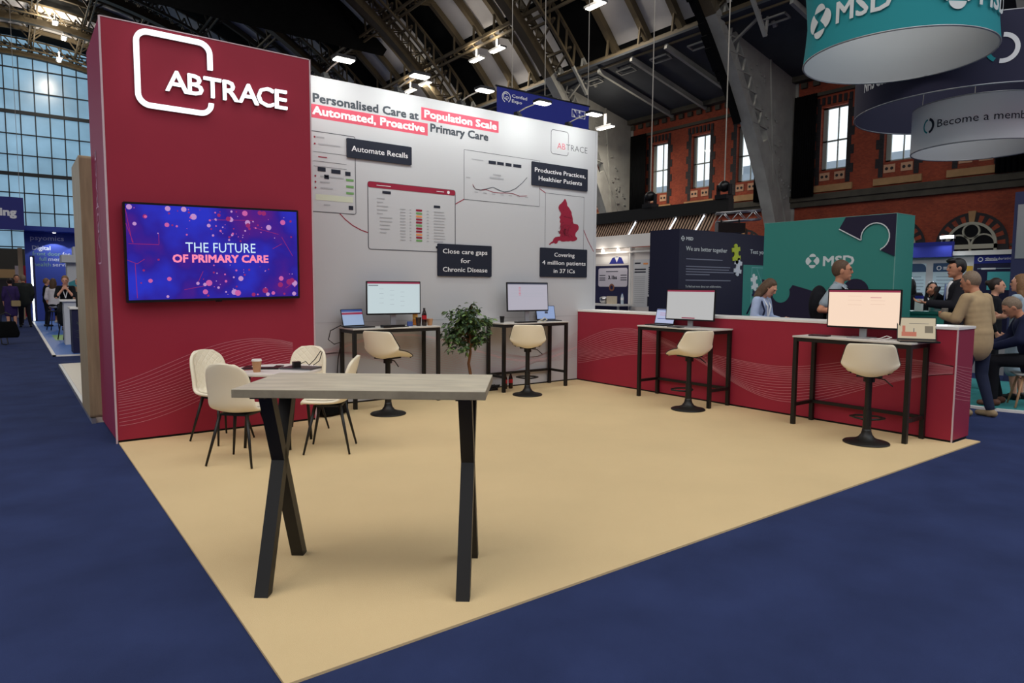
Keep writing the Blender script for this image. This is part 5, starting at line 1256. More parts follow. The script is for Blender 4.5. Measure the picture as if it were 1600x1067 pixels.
# ---- hanging rings
def ring(nm, lb, c, r, z0, h, m_out, m_in, flare=0.0, wires=0):
    t = thing(nm, lb, 'hanging sign', (c[0], c[1], 0)); n = 72
    def at(rr, z): return [(rr * math.cos(2 * PI * k / n), rr * math.sin(2 * PI * k / n), z) for k in range(n)]
    prof = [(r, z0), (r - flare * 0.6, z0 + h * 0.25), (r - flare, z0 + h * 0.5), (r - flare * 0.6, z0 + h * 0.75), (r, z0 + h)]
    mb = MB().use(m_out)
    fs = [(i * n + k, i * n + (k + 1) % n, (i + 1) * n + (k + 1) % n, (i + 1) * n + k) for i in range(4) for k in range(n)]
    mb.add([p for a, z in prof for p in at(a, z)], fs); mb.use(m_in); mb.add([p for a, z in prof for p in at(a - 0.02, z)], [f[::-1] for f in fs]); mb.build('fabric', None, t, True)
    mb = MB(); pts = at(r - 0.01, z0); mb.tube(pts + pts[:2], 0.014, 6); pts = at(r - 0.01, z0 + h); mb.tube(pts + pts[:2], 0.014, 6); mb.build('rim_tube', M_SILVER, t, True)
    mb = MB()
    for k in range(3): a = 2 * PI * k / 3 + 0.4; mb.tube([((r - 0.02) * math.cos(a), (r - 0.02) * math.sin(a), z0 + h), (r * 0.7 * math.cos(a), r * 0.7 * math.sin(a), z0 + h + 5)], 0.006, 5)
    mb.build('suspension_wire', M_WIRE, t)
    return t
def wrap(mb, M2, r, a0):
    """bend flat (x,y) lettering built at w round a vertical cylinder; x runs left to right seen from outside"""
    out = []
    for x, y, w in mb.v:
        a = a0 + x / r
        out.append(((r + w) * math.cos(a), (r + w) * math.sin(a), y))
    mb.v = out; return mb
c1 = (3.62, -3.085); r1 = 1.3
t = ring('teal_ring_sign', 'teal hanging ring with white lettering, its white inside showing from below', c1, r1, 5.0, 1.15, M_TEALRING, mat('grey white stretch fabric', rgb(184, 188, 190), 0.8, spec=0.1), 0.05)
ac = math.atan2(-7.987 - c1[1], -7.307 - c1[0])
for off in (-1.16, 0.72):
    mb = MB().use(M_MSD); msd_mark(mb, Matrix.Identity(4), off, 5.45, 0.5, 0.008); mb.text('MSD', off + 0.34, 5.3, 0.3, Matrix.Identity(4), 0.008, width=0.74, bold=0.012)
    wrap(mb, None, r1 - 0.01, ac).build('lettering', None, t)
c2 = (6.86, -2.93); r2 = 1.85
t = ring('navy_ring_sign', 'large navy hanging ring behind the teal ring', c2, r2, 4.75, 1.1, mat('ink navy fabric', rgb(40, 40, 66), 0.8), mat('ink navy lining', rgb(38, 38, 62), 0.8))
ac = math.atan2(-7.987 - c2[1], -7.307 - c2[0])
mb = MB().use(M_PAPER); mb.text('NHS Confederation', -1.9, 5.1, 0.2, Matrix.Identity(4), 0.008, width=1.3, bold=0.02); wrap(mb, None, r2, ac).build('lettering', None, t)
mb = MB().use(M_PAPER); mb.text('NHS', 0.85, 5.2, 0.2, Matrix.Identity(4), 0.008, width=0.5, bold=0.02); wrap(mb, None, r2, ac).build('lettering', None, t)
mb = MB().use(M_PAPER)
mb.stroke([(0.42 + 0.2 * math.cos(R(a)), 5.28 + 0.2 * math.sin(R(a))) for a in range(-100, 100, 10)], 0.07, None, 0.008)
mb.use(M_TEALRING); mb.stroke([(0.42 + 0.2 * math.cos(R(a)), 5.28 + 0.2 * math.sin(R(a))) for a in range(110, 250, 10)], 0.06, None, 0.008); wrap(mb, None, r2, ac).build('ring_emblem', None, t)
c3 = (7.0, -3.06); r3 = 1.04
t = ring('white_ring_sign', 'white hanging ring reading Become a member below the navy ring', c3, r3, 4.05, 0.78, mat('bright white stretch fabric', rgb(236, 238, 240), 0.8, spec=0.1), M_WHITE)
ac = math.atan2(-7.987 - c3[1], -7.307 - c3[0])
mb = MB().use(M_NAVYBOARD); mb.text('Become a member', -0.62, 4.37, 0.14, Matrix.Identity(4), 0.006, width=1.52, bold=0.0); wrap(mb, None, r3, ac).build('lettering', None, t)
mb = MB().use(M_NAVYBOARD)
mb.stroke([(-0.8 + 0.1 * math.cos(R(a)), 4.43 + 0.115 * math.sin(R(a))) for a in range(-80, 90, 10)], 0.045, None, 0.006); mb.use(M_TEALRING); mb.stroke([(-0.8 + 0.1 * math.cos(R(a)), 4.43 + 0.115 * math.sin(R(a))) for a in range(100, 265, 10)], 0.03, None, 0.006); wrap(mb, None, r3, ac).build('ring_emblem', None, t)

# ================================================================== NEIGHBOURING STANDS, LEFT AISLE
M_COBALT = mat('cobalt print', rgb(48, 70, 164), 0.6)
t = thing('cobalt_stand', 'cobalt blue stand wall with white lettering at the end of the left aisle', 'exhibition wall', (0, 0, 0)); LF = fr((0, 26.0, 0), X_, Z_)
mb = MB(); mb.box((-6.75, 26.0, 0), (-3.6, 26.2, 3.62)); mb.box((-6.75, 25.0, 3.62), (-3.6, 26.2, 3.8)); mb.build('wall', M_COBALT, t)
mb = MB(); mb.poly([(-4.98, 3.62), (-4.75, 2.7), (-3.6, 2.5), (-3.6, 3.62)], LF, 0.004); mb.build('purple_panel', mat('deep purple print', rgb(54, 34, 92), 0.6), t)
mb = MB().use(mat('pale blue ink', rgb(190, 200, 226), 0.6)); mb.text('psyomics', -6.55, 3.3, 0.2, LF, 0.006, width=1.15, bold=0.005); mb.build('lettering', None, t); mb = MB().use(mat('pale blue ink', rgb(190, 200, 226), 0.6)); mb.text('Digital', -6.5, 2.9, 0.18, LF, 0.006, width=0.62, bold=0.01)
mb.build('lettering', None, t); mb = MB().use(mat('pale blue ink', rgb(190, 200, 226), 0.6)); mb.text('for', -5.47, 2.67, 0.17, LF, 0.006, width=0.27); mb.build('lettering', None, t); mb = MB().use(mat('pale blue ink', rgb(190, 200, 226), 0.6)); mb.text('mental', -5.97, 2.45, 0.17, LF, 0.006, width=0.68); mb.build('lettering', None, t); mb = MB().use(mat('pale blue ink', rgb(190, 200, 226), 0.6)); mb.text('services', -5.83, 2.23, 0.17, LF, 0.006, width=0.78); mb.build('lettering', None, t); mb = MB().use(mat('pale blue ink', rgb(190, 200, 226), 0.6)); mb.text('He', -4.7, 3.28, 0.15, LF, 0.006, width=0.26); mb.text('yo', -4.68, 3.05, 0.15, LF, 0.006, width=0.26)
mb.build('lettering', None, t); mb = MB().use(mat('sage ink', rgb(110, 150, 140), 0.6)); mb.text('front door', -6.5, 2.67, 0.17, LF, 0.006, width=0.95); mb.text('full', -6.28, 2.45, 0.17, LF, 0.006, width=0.24); mb.text('health', -6.48, 2.23, 0.17, LF, 0.006, width=0.58)
mb.build('lettering', None, t)
for x in (-5.75, -4.7):
    l = thing('downlight', 'small downlight over the cobalt wall, %s' % ('above its lettering' if x < -5 else 'above the purple panel'), 'lamp', (x, 25.5, 3.598), 0, 'downlights on the cobalt stand')
    mb = MB(); mb.lathe([(0.07, 0), (0.07, 0.02)], 12); mb.build('ring', M_SILVER, l); mb = MB(); mb.lathe([(0.055, -0.01), (0.055, 0)], 12); mb.build('bulb', glow('small downlight glow', (1, 0.97, 0.9), 10), l)
    q = bpy.data.lights.new('downlight_spot', 'SPOT'); q.energy = 60; q.spot_size = R(110); q.color = (1, 0.96, 0.9); o = bpy.data.objects.new('light', q); COL.objects.link(o); o.parent = l; o.location = (0, 0, -0.06)
t = thing('light_column', 'slim navy post with a white glowing strip at the corner of the cobalt stand', 'light post', (-6.6, 24.4, 0))
mb = MB(); mb.box((-0.03, 0.0, 0), (0.12, 0.1, 2.6)); mb.build('post', M_NAVY, t); mb = MB(); mb.box((-0.015, -0.02, 1.42), (0.045, 0.0, 2.54)); mb.box((-0.015, -0.02, 0.05), (0.045, 0.0, 0.92)); mb.build('glow_strip', glow('icy strip', (0.86, 0.95, 1), 3), t)
t = thing('blue_platform', 'bright blue stand floor with white edging and green stripe down the left aisle', 'platform', (0, 0, 0))
mb = MB(); mb.box((-6.6, 8.8, 0), (-4.2, 24.3, 0.028)); mb.build('deck', mat('bright blue vinyl', rgb(66, 116, 196), 0.5), t); mb = MB(); mb.box((-6.4, 13.2, 0.0275), (-4.3, 15.4, 0.0295)); mb.build('green_stripe', mat('green vinyl', rgb(112, 168, 84), 0.5), t)
mb = MB(); mb.box((-6.66, 8.74, 0), (-6.6, 24.3, 0.029)); mb.box((-6.66, 8.74, 0), (-4.2, 8.8, 0.029)); mb.build('edge_strip', M_WHITEGLOSS, t)
t = thing('navy_counter', 'navy counter with a pale top beside the oak partition', 'counter', (0, 0, 0))
mb = MB(); mb.box((-6.28, 9.0, 0.03), (-5.4, 9.6, 0.97)); mb.build('body', M_NAVY, t); mb = MB(); mb.box((-6.31, 8.97, 0.97), (-5.37, 9.63, 1.01)); mb.build('top', M_WHITEGLOSS, t)
t = thing('white_counter', 'taller white counter behind the navy counter', 'counter', (0, 0, 0))
mb = MB(); mb.box((-6.28, 11.5, 0.03), (-5.3, 12.1, 1.08)); mb.build('body', M_WHITE, t); mb = MB(); mb.box((-6.36, 11.45, 1.08), (-5.28, 12.15, 1.12)); mb.build('top', M_WHITEGLOSS, t)
mb = MB().use(M_PLASTIC); mb.prism(rrect(-0.13, 0, 0.13, 0.33, 0.01, 2), -0.012, 0.0, fr((-6.05, 9.2, 1.01), X_, Z_)); mb.use(M_PAPER); mb.poly(circ(-6.02, 1.18, 0.08, 14), fr((0, 9.2, 0), X_, Z_), 0.002); tag(mb.build('tablet_sign', None), 'dark tablet sign with a white disc on the navy counter', 'sign')
t = thing('grass_plant', 'spiky green plant in front of the navy counter', 'plant', (-6.05, 8.55, 0)); mb = MB(); mb.lathe([(0.09, 0), (0.12, 0.2), (0.1, 0.2)], 14); mb.build('pot', M_PLASTIC, t)
mb = MB(); rnd = random.Random(2)
for k in range(60):
    a = rnd.random() * 6.28; L = rnd.uniform(0.25, 0.65); o_ = rnd.uniform(0.08, 0.3)
    b = Vector((0, 0, 0.18)); m_ = Vector((math.cos(a) * o_ * 0.4, math.sin(a) * o_ * 0.4, 0.18 + L * 0.7)); e_ = Vector((math.cos(a) * o_, math.sin(a) * o_, 0.18 + L * 0.85)); s = Vector((-math.sin(a), math.cos(a), 0)) * 0.008
    mb.add([b - s, b + s, m_ + s, m_ - s, e_], [(0, 1, 2, 3), (3, 2, 4)])
mb.build('leaves', gm[1], t)
t = thing('white_kiosk', 'small white kiosk with a teal picture on the cobalt stand', 'kiosk', (0, 0, 0)); mb = MB(); mb.box((-5.86, 17.0, 0.03), (-4.4, 17.6, 2.17)); mb.box((-6.0, 16.8, 2.17), (-4.4, 17.7, 2.4)); mb.box((-5.68, 16.9, 2.4), (-4.4, 17.6, 2.66)); mb.build('cabinet', M_WHITE, t); mb = MB().use(mat('teal picture print', rgb(60, 140, 150), 0.6)); KF = fr((0, 17.0, 0), X_, Z_); mb.poly([(-5.84, 0.9), (-4.5, 0.9), (-4.5, 2.0), (-5.2, 1.85), (-5.84, 1.55)], KF, 0.004); mb.build('picture', None, t)
t = thing('aisle_banner', 'royal blue hanging banner ending in the letters ing at the left edge', 'banner', (0, 0, 0)); mb = MB(); mb.box((-9.2, 24.0, 3.55), (-6.75, 24.06, 4.78)); mb.build('cloth', mat('deep royal print', rgb(38, 44, 128), 0.6), t); mb = MB().use(M_PAPER); mb.text('ing', -6.99, 4.08, 0.29, fr((0, 24.0, 0), X_, Z_), 0.004, width=0.48, align='R', bold=0.025); mb.build('lettering', None, t)
mb = MB(); mb.tube([(-6.85, 24.03, 4.78), (-6.85, 24.03, 12)], 0.008, 5); mb.tube([(-8.9, 24.03, 4.78), (-8.9, 24.03, 12)], 0.008, 5); mb.build('suspension_wire', M_WIRE, t)
mb = MB(); mb.box((-6.98, 27.0, 0), (-6.82, 27.4, 3.0)); tag(mb.build('timber_post', mat('pale timber', rgb(190, 168, 132), 0.7)), 'pale timber post left of the cobalt wall', 'post')
t = thing('market_stall', 'low dark stall with a pale sign board far down the left aisle', 'stall', (0, 0, 0)); mb = MB(); mb.box((-11, 33, 0), (-6.4, 33.5, 1.7)); mb.build('front', mat('dark stall cloth', rgb(48, 46, 50), 0.8), t); mb = MB(); mb.box((-11, 32.9, 1.78), (-7.05, 33.0, 2.2)); mb.build('sign_board', mat('ochre board', rgb(170, 138, 96), 0.7), t)
mb = MB(); mb.box((-11, 33.1, 1.7), (-10.9, 33.4, 1.8)); mb.build('bracket', M_BLACK, t)
for x, c, lb in ((-6.98, rgb(206, 200, 206), 'pale roll-up banner beyond the people in the left aisle'), (-6.72, rgb(190, 40, 70), 'red roll-up banner next to the pale one in the left aisle')):
    t = thing('roll_up_banner', lb, 'banner', (x, 29.0 if c[0] > 0.5 and c[1] > 0.3 else 28.6, 0)); mb = MB(); mb.box((-0.11, 0, 0.05), (0.11, 0.01, 2.3)); mb.build('print', mat('banner print %d' % (c[1] * 100), c, 0.6), t); mb = MB(); mb.box((-0.12, -0.08, 0), (0.12, 0.08, 0.05)); mb.build('foot', M_SILVER, t)

# ================================================================== PEOPLE
def cap(mb, p, q, r0, r1=None, n=12):
    p = Vector(p); q = Vector(q); r1 = r0 if r1 is None else r1; d = q - p
    if d.length < 1e-5: return mb.sphere(p, r0, n, 8)
    pts = []; rs = []
    u = d.normalized()
    for k in range(5): a = PI / 2 * (1 - k / 4); pts.append(p - u * r0 * math.sin(a)); rs.append(max(0.0008, r0 * math.cos(a)))
    for k in range(5): a = PI / 2 * k / 4; pts.append(q + u * r1 * math.sin(a)); rs.append(max(0.0008, r1 * math.cos(a)))
    # keep the frame constant along a straight limb
    x = u.cross(Vector((0, 0, 1)) if abs(u.z) < 0.9 else Vector((1, 0, 0))).normalized(); y = u.cross(x)
    vs = [c + (x * math.cos(2 * PI * k / n) + y * math.sin(2 * PI * k / n)) * rr for c, rr in zip(pts, rs) for k in range(n)]
    m = len(pts)
    fs = [(i * n + k, i * n + (k + 1) % n, (i + 1) * n + (k + 1) % n, (i + 1) * n + k) for i in range(m - 1) for k in range(n)] + [tuple(range(n - 1, -1, -1)), tuple((m - 1) * n + k for k in range(n))]
    return mb.add(vs, fs)
def ell(mb, c, r, M, rot=None):
    o = MB().sphere((0, 0, 0), r, 18, 12); T = M @ Matrix.Translation(c)
    if rot: T = T @ Matrix.Rotation(rot, 4, 'X')
    return mb.add(o.v, o.f, T)
def hand(mb, w, d, side, nrm, curl=0.5, s=1.0):
    """palm, four fingers of unequal length and a thumb leaving the side of the palm; d = direction of the fingers, nrm = palm normal"""
    w = Vector(w); d = Vector(d).normalized(); nrm = Vector(nrm); nrm = (nrm - d * nrm.dot(d)).normalized(); lat = d.cross(nrm) * side
    for k in range(4):
        off = lat * (k - 1.5) * 0.019 * s
        cap(mb, w + off * 0.7, w + d * 0.085 * s + off, 0.0135 * s, 0.012 * s, 8)
        L = (0.036, 0.041, 0.038, 0.029)[k] * s
        p = w + d * 0.088 * s + off; dd = d
        for j in range(3):
            a = curl * (0.5 + 0.35 * j); dd = (d * math.cos(a * (j + 1) * 0.7) + nrm * math.sin(a * (j + 1) * 0.7)).normalized()
            q = p + dd * L * (1 - 0.18 * j); cap(mb, p, q, (0.0098 - 0.0011 * j) * s, (0.009 - 0.0011 * j) * s, 8); p = q
    b = w + d * 0.025 * s - lat * 0.03 * s
    q = b + (d * 0.7 - lat * 0.75 + nrm * 0.35).normalized() * 0.042 * s; cap(mb, b, q, 0.013 * s, 0.0108 * s, 8); cap(mb, q, q + (d * 0.9 - lat * 0.2 + nrm * 0.5).normalized() * 0.034 * s, 0.0105 * s, 0.0085 * s, 8)

def person(label, loc, rz, H=1.75, skin=M_SKIN, lean=0.0, head=(0, 0), arms=None, legs=None, sit=None, fem=False, top=None, bottom=None, hair=None, shoes=None, vox=0.012, curl=(0.5, 0.5), extras=None, palm=None, group=None):
    """x right, y forward. top=(kind, material, sleeve 0..1), bottom=(kind, material, length 0..1), hair=(kind, material)"""
    s = H / 1.75
    t = thing('person', label, 'person', loc, rz, group); t.scale = (s, s, s)
    dz = (sit - 0.86) if sit else 0.0
    TL = Matrix.Translation((0, 0, 0.95 + dz)) @ Matrix.Rotation(-R(lean), 4, 'X') @ Matrix.Translation((0, 0, -0.95))
    def T(p): return TL @ Vector(p)
    sh = 0.165 if fem else 0.19; hp = 0.1
    HD = TL @ Matrix.Translation((0, 0.015, 1.525)) @ Matrix.Rotation(R(head[1]), 4, 'Z') @ Matrix.Rotation(-R(head[0]), 4, 'X') @ Matrix.Translation((0, 0.01, 0.105))
    A = arms or {}; L = legs or {}
    arm = {}; leg = {}
    for k, sg in (('L', -1), ('R', 1)):
        arm[k] = [T((sg * sh, 0, 1.42))] + [Vector(p) + Vector((0, 0, dz)) for p in A.get(k, [(sg * (sh + 0.05), -0.02, 1.14), (sg * (sh + 0.04), 0.08, 0.9)])]
        if k not in A: arm[k] = [T((sg * sh, 0, 1.42)), T((sg * (sh + 0.05), -0.03, 1.14)), T((sg * (sh + 0.03), 0.07, 0.9))]
        hpt = Vector((sg * hp, 0, 0.92 + dz))
        if k in L: leg[k] = [hpt] + [Vector(p) for p in L[k]]
        elif sit: leg[k] = [hpt, Vector((sg * 0.12, 0.43, 0.92 + dz)), Vector((sg * 0.11, 0.38, 0.92 + dz - 0.42))]
        else: leg[k] = [hpt, Vector((sg * 0.1, 0.02, 0.5)), Vector((sg * 0.1, -0.03, 0.09))]
    # ---- one continuous body
    b = MB()
    ell(b, (0, 0.0, 0.0), (0.076, 0.096, 0.118), HD); ell(b, (0, 0.03, -0.06), (0.056, 0.066, 0.06), HD)
    ell(b, (0, 0.1, -0.012), (0.013, 0.02, 0.022), HD); ell(b, (0, 0.09, 0.012), (0.011, 0.016, 0.03), HD); ell(b, (0, 0.088, -0.058), (0.024, 0.012, 0.012), HD); ell(b, (0, 0.078, -0.1), (0.022, 0.02, 0.016), HD)
    ell(b, (0, 0.085, 0.035), (0.05, 0.014, 0.012), HD)
    for sg in (-1, 1): ell(b, (sg * 0.078, -0.005, -0.005), (0.012, 0.022, 0.034), HD)
    cap(b, T((0, -0.01, 1.44)), HD @ Vector((0, -0.01, -0.06)), 0.056, 0.05)
    ell(b, (0, 0, 1.3), (0.15 if fem else 0.165, 0.095, 0.17), TL); ell(b, (0, 0, 1.1), (0.125 if fem else 0.145, 0.09, 0.16), TL); ell(b, (0, -0.005, 0.94), (0.16, 0.11, 0.13), Matrix.Translation((0, 0, dz)))
    for k, sg in (('L', -1), ('R', 1)):
        a = arm[k]; cap(b, a[0], a[1], 0.05, 0.04); cap(b, a[1], a[2], 0.039, 0.027); cap(b, T((0, 0, 1.43)), a[0], 0.055, 0.052)
        d = (a[2] - a[1]).normalized(); pn = Vector((palm or {}).get(k, (-sg, 0, 0)))
        if abs(pn.normalized().dot(d)) > 0.9: pn = Vector((0, 1, 0.2))
        hand(b, a[2], d, -sg, pn, curl[0 if k == 'L' else 1])
        g = leg[k]; cap(b, g[0], g[1], 0.075, 0.052); cap(b, g[1], g[1].lerp(g[2], 0.3), 0.052, 0.054); cap(b, g[1].lerp(g[2], 0.3), g[2], 0.054, 0.034)
        f = Vector((0, 1, 0)) if not L.get('toe' + k) else Vector(L['toe' + k]).normalized()
        cap(b, g[2] + Vector((0, 0, -0.04)) - f * 0.03, g[2] + f * 0.13 + Vector((0, 0, -0.06)), 0.036, 0.026)
    finish(b.build('body', skin, t), voxel=vox, iters=2)
    # ---- face
    for sg in (-1, 1):
        e = MB(); ell(e, (sg * 0.03, 0.089, 0.014), (0.012, 0.008, 0.007), HD); e.build('eye', M_EYE, t, True)
    e = MB(); ell(e, (0, 0.097, -0.058), (0.022, 0.008, 0.007), HD); e.build('mouth', M_LIP, t, True)
    # ---- clothes
    if top:
        kind, m, sl = top; c = MB(); g = 0.022 if kind == 'jacket' else 0.012
        ell(c, (0, 0, 1.29), ((0.155 if fem else 0.172) + g, 0.1 + g, 0.17), TL); ell(c, (0, 0, 1.1), ((0.13 if fem else 0.155) + g, 0.095 + g, 0.18), TL)
        lowr = 0.11 if kind == 'jacket' else 0.0
        for q in range(7):
            f = q / 6; zc = 1.34 - 0.4 * f; rx = (0.158 if fem else 0.176) * (1 - f) + 0.166 * f - (0.03 if fem else 0.008) * math.sin(PI * f)
            ell(c, (0, -0.003 * f, zc), (rx + g, 0.1 + 0.012 * f + g, 0.14), TL if f < 0.7 else Matrix.Translation((0, 0, dz)))
        ell(c, (0, -0.004, 0.96 - lowr * 0.6), ((0.166) + g, 0.112 + g, 0.12 + lowr), Matrix.Translation((0, 0, dz)))
        for k in 'LR':
            a = arm[k]; cap(c, T((0, 0, 1.415)), a[0], 0.06 + g * 0.3, 0.056 + g * 0.5); e = min(1, sl / 0.5); cap(c, a[0], a[0].lerp(a[1], e), 0.055 + g * 0.6, (0.046 if e >= 1 else 0.052) + g)
            if sl > 0.5: cap(c, a[1], a[1].lerp(a[2], (sl - 0.5) / 0.5), 0.046 + g, 0.036 + g * 0.8)
        cap(c, T((0, -0.012, 1.43)), T((0, -0.012, 1.462)), 0.07, 0.064)
        finish(c.build('jacket' if kind == 'jacket' else 'shirt', m, t), voxel=max(0.012, vox), iters=9)
    if bottom:
        kind, m, ln = bottom; c = MB(); ell(c, (0, -0.005, 0.93), (0.172, 0.122, 0.12), Matrix.Translation((0, 0, dz)))
        if kind == 'trousers':
            for k in 'LR':
                g = leg[k]; cap(c, g[0], g[1], 0.09, 0.068); cap(c, g[1], g[1].lerp(g[2], ln), 0.068, 0.052)
        else:
            for k in 'LR':
                g = leg[k]; cap(c, g[0], g[1], 0.1, 0.095 if ln < 0.8 else 0.11)
                if ln > 0.5: cap(c, g[1], g[1].lerp(g[2], (ln - 0.5) * 2), 0.1, 0.1)
            g = leg['L'][1].lerp(leg['R'][1], 0.5); cap(c, Vector((0, 0, 0.9 + dz)), g, 0.12, 0.11)
        finish(c.build('trousers' if kind == 'trousers' else 'skirt', m, t), voxel=max(0.014, vox), iters=4)
    if shoes:
        for k in 'LR':
            g = leg[k]; f = Vector((0, 1, 0)) if not L.get('toe' + k) else Vector(L['toe' + k]).normalized()
            c = MB(); cap(c, g[2] + Vector((0, 0, -0.045)) - f * 0.04, g[2] + f * 0.14 + Vector((0, 0, -0.055)), 0.044, 0.034); cap(c, g[2] + Vector((0, 0, -0.02)), g[2] + Vector((0, 0, -0.05)), 0.044, 0.046)
            o = c.build('shoe', shoes, t); finish(o, voxel=0.012, iters=2)
            zm = g[2].z - 0.089
            for v in o.data.vertices: v.co.z = max(v.co.z, zm)
    if hair:
        kind, m = hair; c = MB()
        ell(c, (0, -0.022, 0.022), (0.086, 0.1, 0.113), HD); ell(c, (0, -0.02, 0.085), (0.07, 0.085, 0.04), HD)
        if kind == 'long':
            for sg in (-1, 1): ell(c, (sg * 0.07, -0.03, -0.06), (0.035, 0.055, 0.12), HD); ell(c, (sg * 0.075, -0.035, -0.17), (0.04, 0.05, 0.1), HD)
            ell(c, (0, -0.085, -0.08), (0.085, 0.045, 0.17), HD)
        if kind == 'quiff': ell(c, (0, 0.06, 0.1), (0.06, 0.055, 0.036), HD)
        if kind == 'bun': ell(c, (0, -0.12, 0.05), (0.045, 0.045, 0.045), HD)
        o = c.build('hair', m, t)
        finish(o, voxel=0.01, iters=2)
        # keep the face clear
        bm = bmesh.new(); bm.from_mesh(o.data); Hi = HD.inverted()
        for v in bm.verts:
            p = Hi @ v.co
            if p.y > 0.035 and p.z < 0.06 and abs(p.x) < 0.075: v.co = HD @ Vector((p.x * 0.8, min(p.y, 0.045), p.z))
        bm.to_mesh(o.data); bm.free()
    if extras: extras(t, T, HD, arm, dz)
    return t

def cl(n, r, g, b, **k): return mat(n, rgb(r, g, b), 0.85, spec=0.15, noise=0.08, nscale=9, **k)
C_GREYT = cl('grey blue tee', 146, 158, 166); C_DARK = cl('dark clothing', 26, 27, 32); C_BLUE = cl('pale blue cotton', 168, 182, 212); C_BEIGE = cl('beige linen', 180, 156, 120)
C_JEAN = cl('dark denim', 40, 46, 68); C_SUIT = cl('charcoal suit', 34, 34, 40); C_GREEN = cl('dark green grey suit', 44, 48, 46); C_PURPLE = cl('purple dress', 58, 44, 92); C_WHITE = cl('white blouse', 214, 208, 212)
C_NAVYJ = cl('navy jacket', 32, 37, 64); C_PALEDRESS = cl('pale blue grey dress', 160, 178, 190); C_FLOR = cl('dusky pink blouse', 160, 120, 134); C_TAN = cl('tan top', 170, 132, 108)
H_BROWN = mat('brown hair', rgb(86, 64, 46), 0.6, noise=0.25, nscale=60); H_DARK = mat('dark brown hair', rgb(44, 32, 28), 0.55, noise=0.25, nscale=60); H_GREY = mat('grey brown hair', rgb(128, 110, 92), 0.6, noise=0.2, nscale=60)
H_LIGHT = mat('light brown hair', rgb(130, 96, 66), 0.6, noise=0.25, nscale=60); H_BLACK = mat('black hair', rgb(20, 18, 20), 0.5)
S_BEIGE = mat('suede shoe', rgb(150, 130, 100), 0.8); S_BLACK = mat('black shoe', rgb(20, 20, 22), 0.4); S_BROWN = mat('brown shoe', rgb(96, 60, 44), 0.5); S_WHITE = mat('white shoe', rgb(210, 204, 196), 0.6)

def strap(t, T, pts, m, w=0.035, nm='strap'):
    mb = MB(); P = [T(p) for p in pts]
    for a, b_ in zip(P, P[1:]): mb.bar(a, b_, w, 0.012, up=(0, 1, 0.2))
    mb.build(nm, m, t)
def lanyard(t, T, HD, arm, dz):
    strap(t, T, [(-0.06, 0.05, 1.45), (-0.05, 0.125, 1.36), (0, 0.14, 1.16), (0.05, 0.125, 1.36), (0.06, 0.05, 1.45)], M_PAPER, 0.02, 'lanyard')
def man_rucksack(t, T, HD, arm, dz):
    lanyard(t, T, HD, arm, dz)
    for sg in (-1, 1): strap(t, T, [(sg * 0.12, -0.12, 1.25), (sg * 0.115, -0.08, 1.42), (sg * 0.11, 0.0, 1.475), (sg * 0.12, 0.1, 1.4), (sg * 0.13, 0.13, 1.22), (sg * 0.15, 0.08, 1.05)], M_BLACKMATT, 0.06)
    mb = MB(); ell(mb, (0, -0.22, 1.22), (0.16, 0.11, 0.24), Matrix.Identity(4)); mb.box((-0.13, -0.26, 1.02), (0.13, -0.13, 1.36)); finish(mb.build('rucksack', C_DARK, t), voxel=0.015, iters=5)
    e = MB()
    for sg in (-1, 1): e.tube([HD @ Vector((sg * (0.032 + 0.024 * math.cos(q)), 0.103 - 0.006, 0.014 + 0.019 * math.sin(q))) for q in [i * PI / 6 for i in range(13)]], 0.0014, 5); e.tube([HD @ Vector((sg * 0.056, 0.095, 0.018)), HD @ Vector((sg * 0.084, 0.0, 0.016))], 0.0012, 5)
    e.build('glasses', M_PLASTIC, t)
person('man in a grey tee with a black rucksack behind the low red wall', (1.12, -3.66, 0), face(0.26, -0.94), 1.86, M_SKIN2, head=(2, 12), vox=0.008,
       arms={'L': [(-0.27, -0.1, 1.16), (-0.16, 0.15, 1.06)], 'R': [(0.33, -0.12, 1.17), (0.2, 0.16, 1.14)]}, top=('shirt', C_GREYT, 0.36), bottom=('trousers', C_DARK, 0.97), hair=('short', H_BROWN), shoes=S_BLACK, extras=man_rucksack, palm={'R': (-1, 0, 0), 'L': (1, 0, 0)})
def woman_bag(t, T, HD, arm, dz):
    lanyard(t, T, HD, arm, dz); strap(t, T, [(0.13, -0.12, 1.2), (0.13, -0.06, 1.43), (0.12, 0.03, 1.465), (0.13, 0.13, 1.3), (0.16, 0.12, 1.1)], C_NAVYJ, 0.03, 'bag_strap')
    mb = MB(); mb.box((-0.035, 0.0, 0), (0.035, 0.14, 0.009)); o = mb.build('phone', M_PLASTIC, t, False, Matrix.Translation((-0.02, 0.40, 1.135)) @ Matrix.Rotation(R(15), 4, 'X'))
person('woman in a pale blue shirt looking down at a phone behind the low red wall', (0.86, -2.66, 0), face(0.13, -1.0), 1.66, M_SKIN, lean=10, head=(26, 4), fem=True, vox=0.008,
       arms={'L': [(-0.23, 0.1, 1.16), (-0.06, 0.34, 1.14)], 'R': [(0.24, 0.08, 1.16), (0.06, 0.34, 1.14)]}, top=('shirt', C_BLUE, 0.93), bottom=('trousers', C_DARK, 0.97), hair=('long', H_BROWN), shoes=S_BLACK, extras=woman_bag, curl=(0.9, 0.6), palm={'L': (0.3, 0, 1), 'R': (-0.3, 0, 1)})
def coffee(t, T, HD, arm, dz):
    mb = MB(); mb.lathe([(0.03, 0), (0.037, 0.09), (0.035, 0.1)], 16, Matrix.Translation((-0.1, 0.36, 1.19))); mb.build('cup', mat('grey cup', rgb(120, 118, 112), 0.5), t)
    strap(t, T, [(-0.07, 0.04, 1.46), (0, 0.0, 1.49), (0.07, 0.04, 1.46)], M_PAPER, 0.03, 'collar')
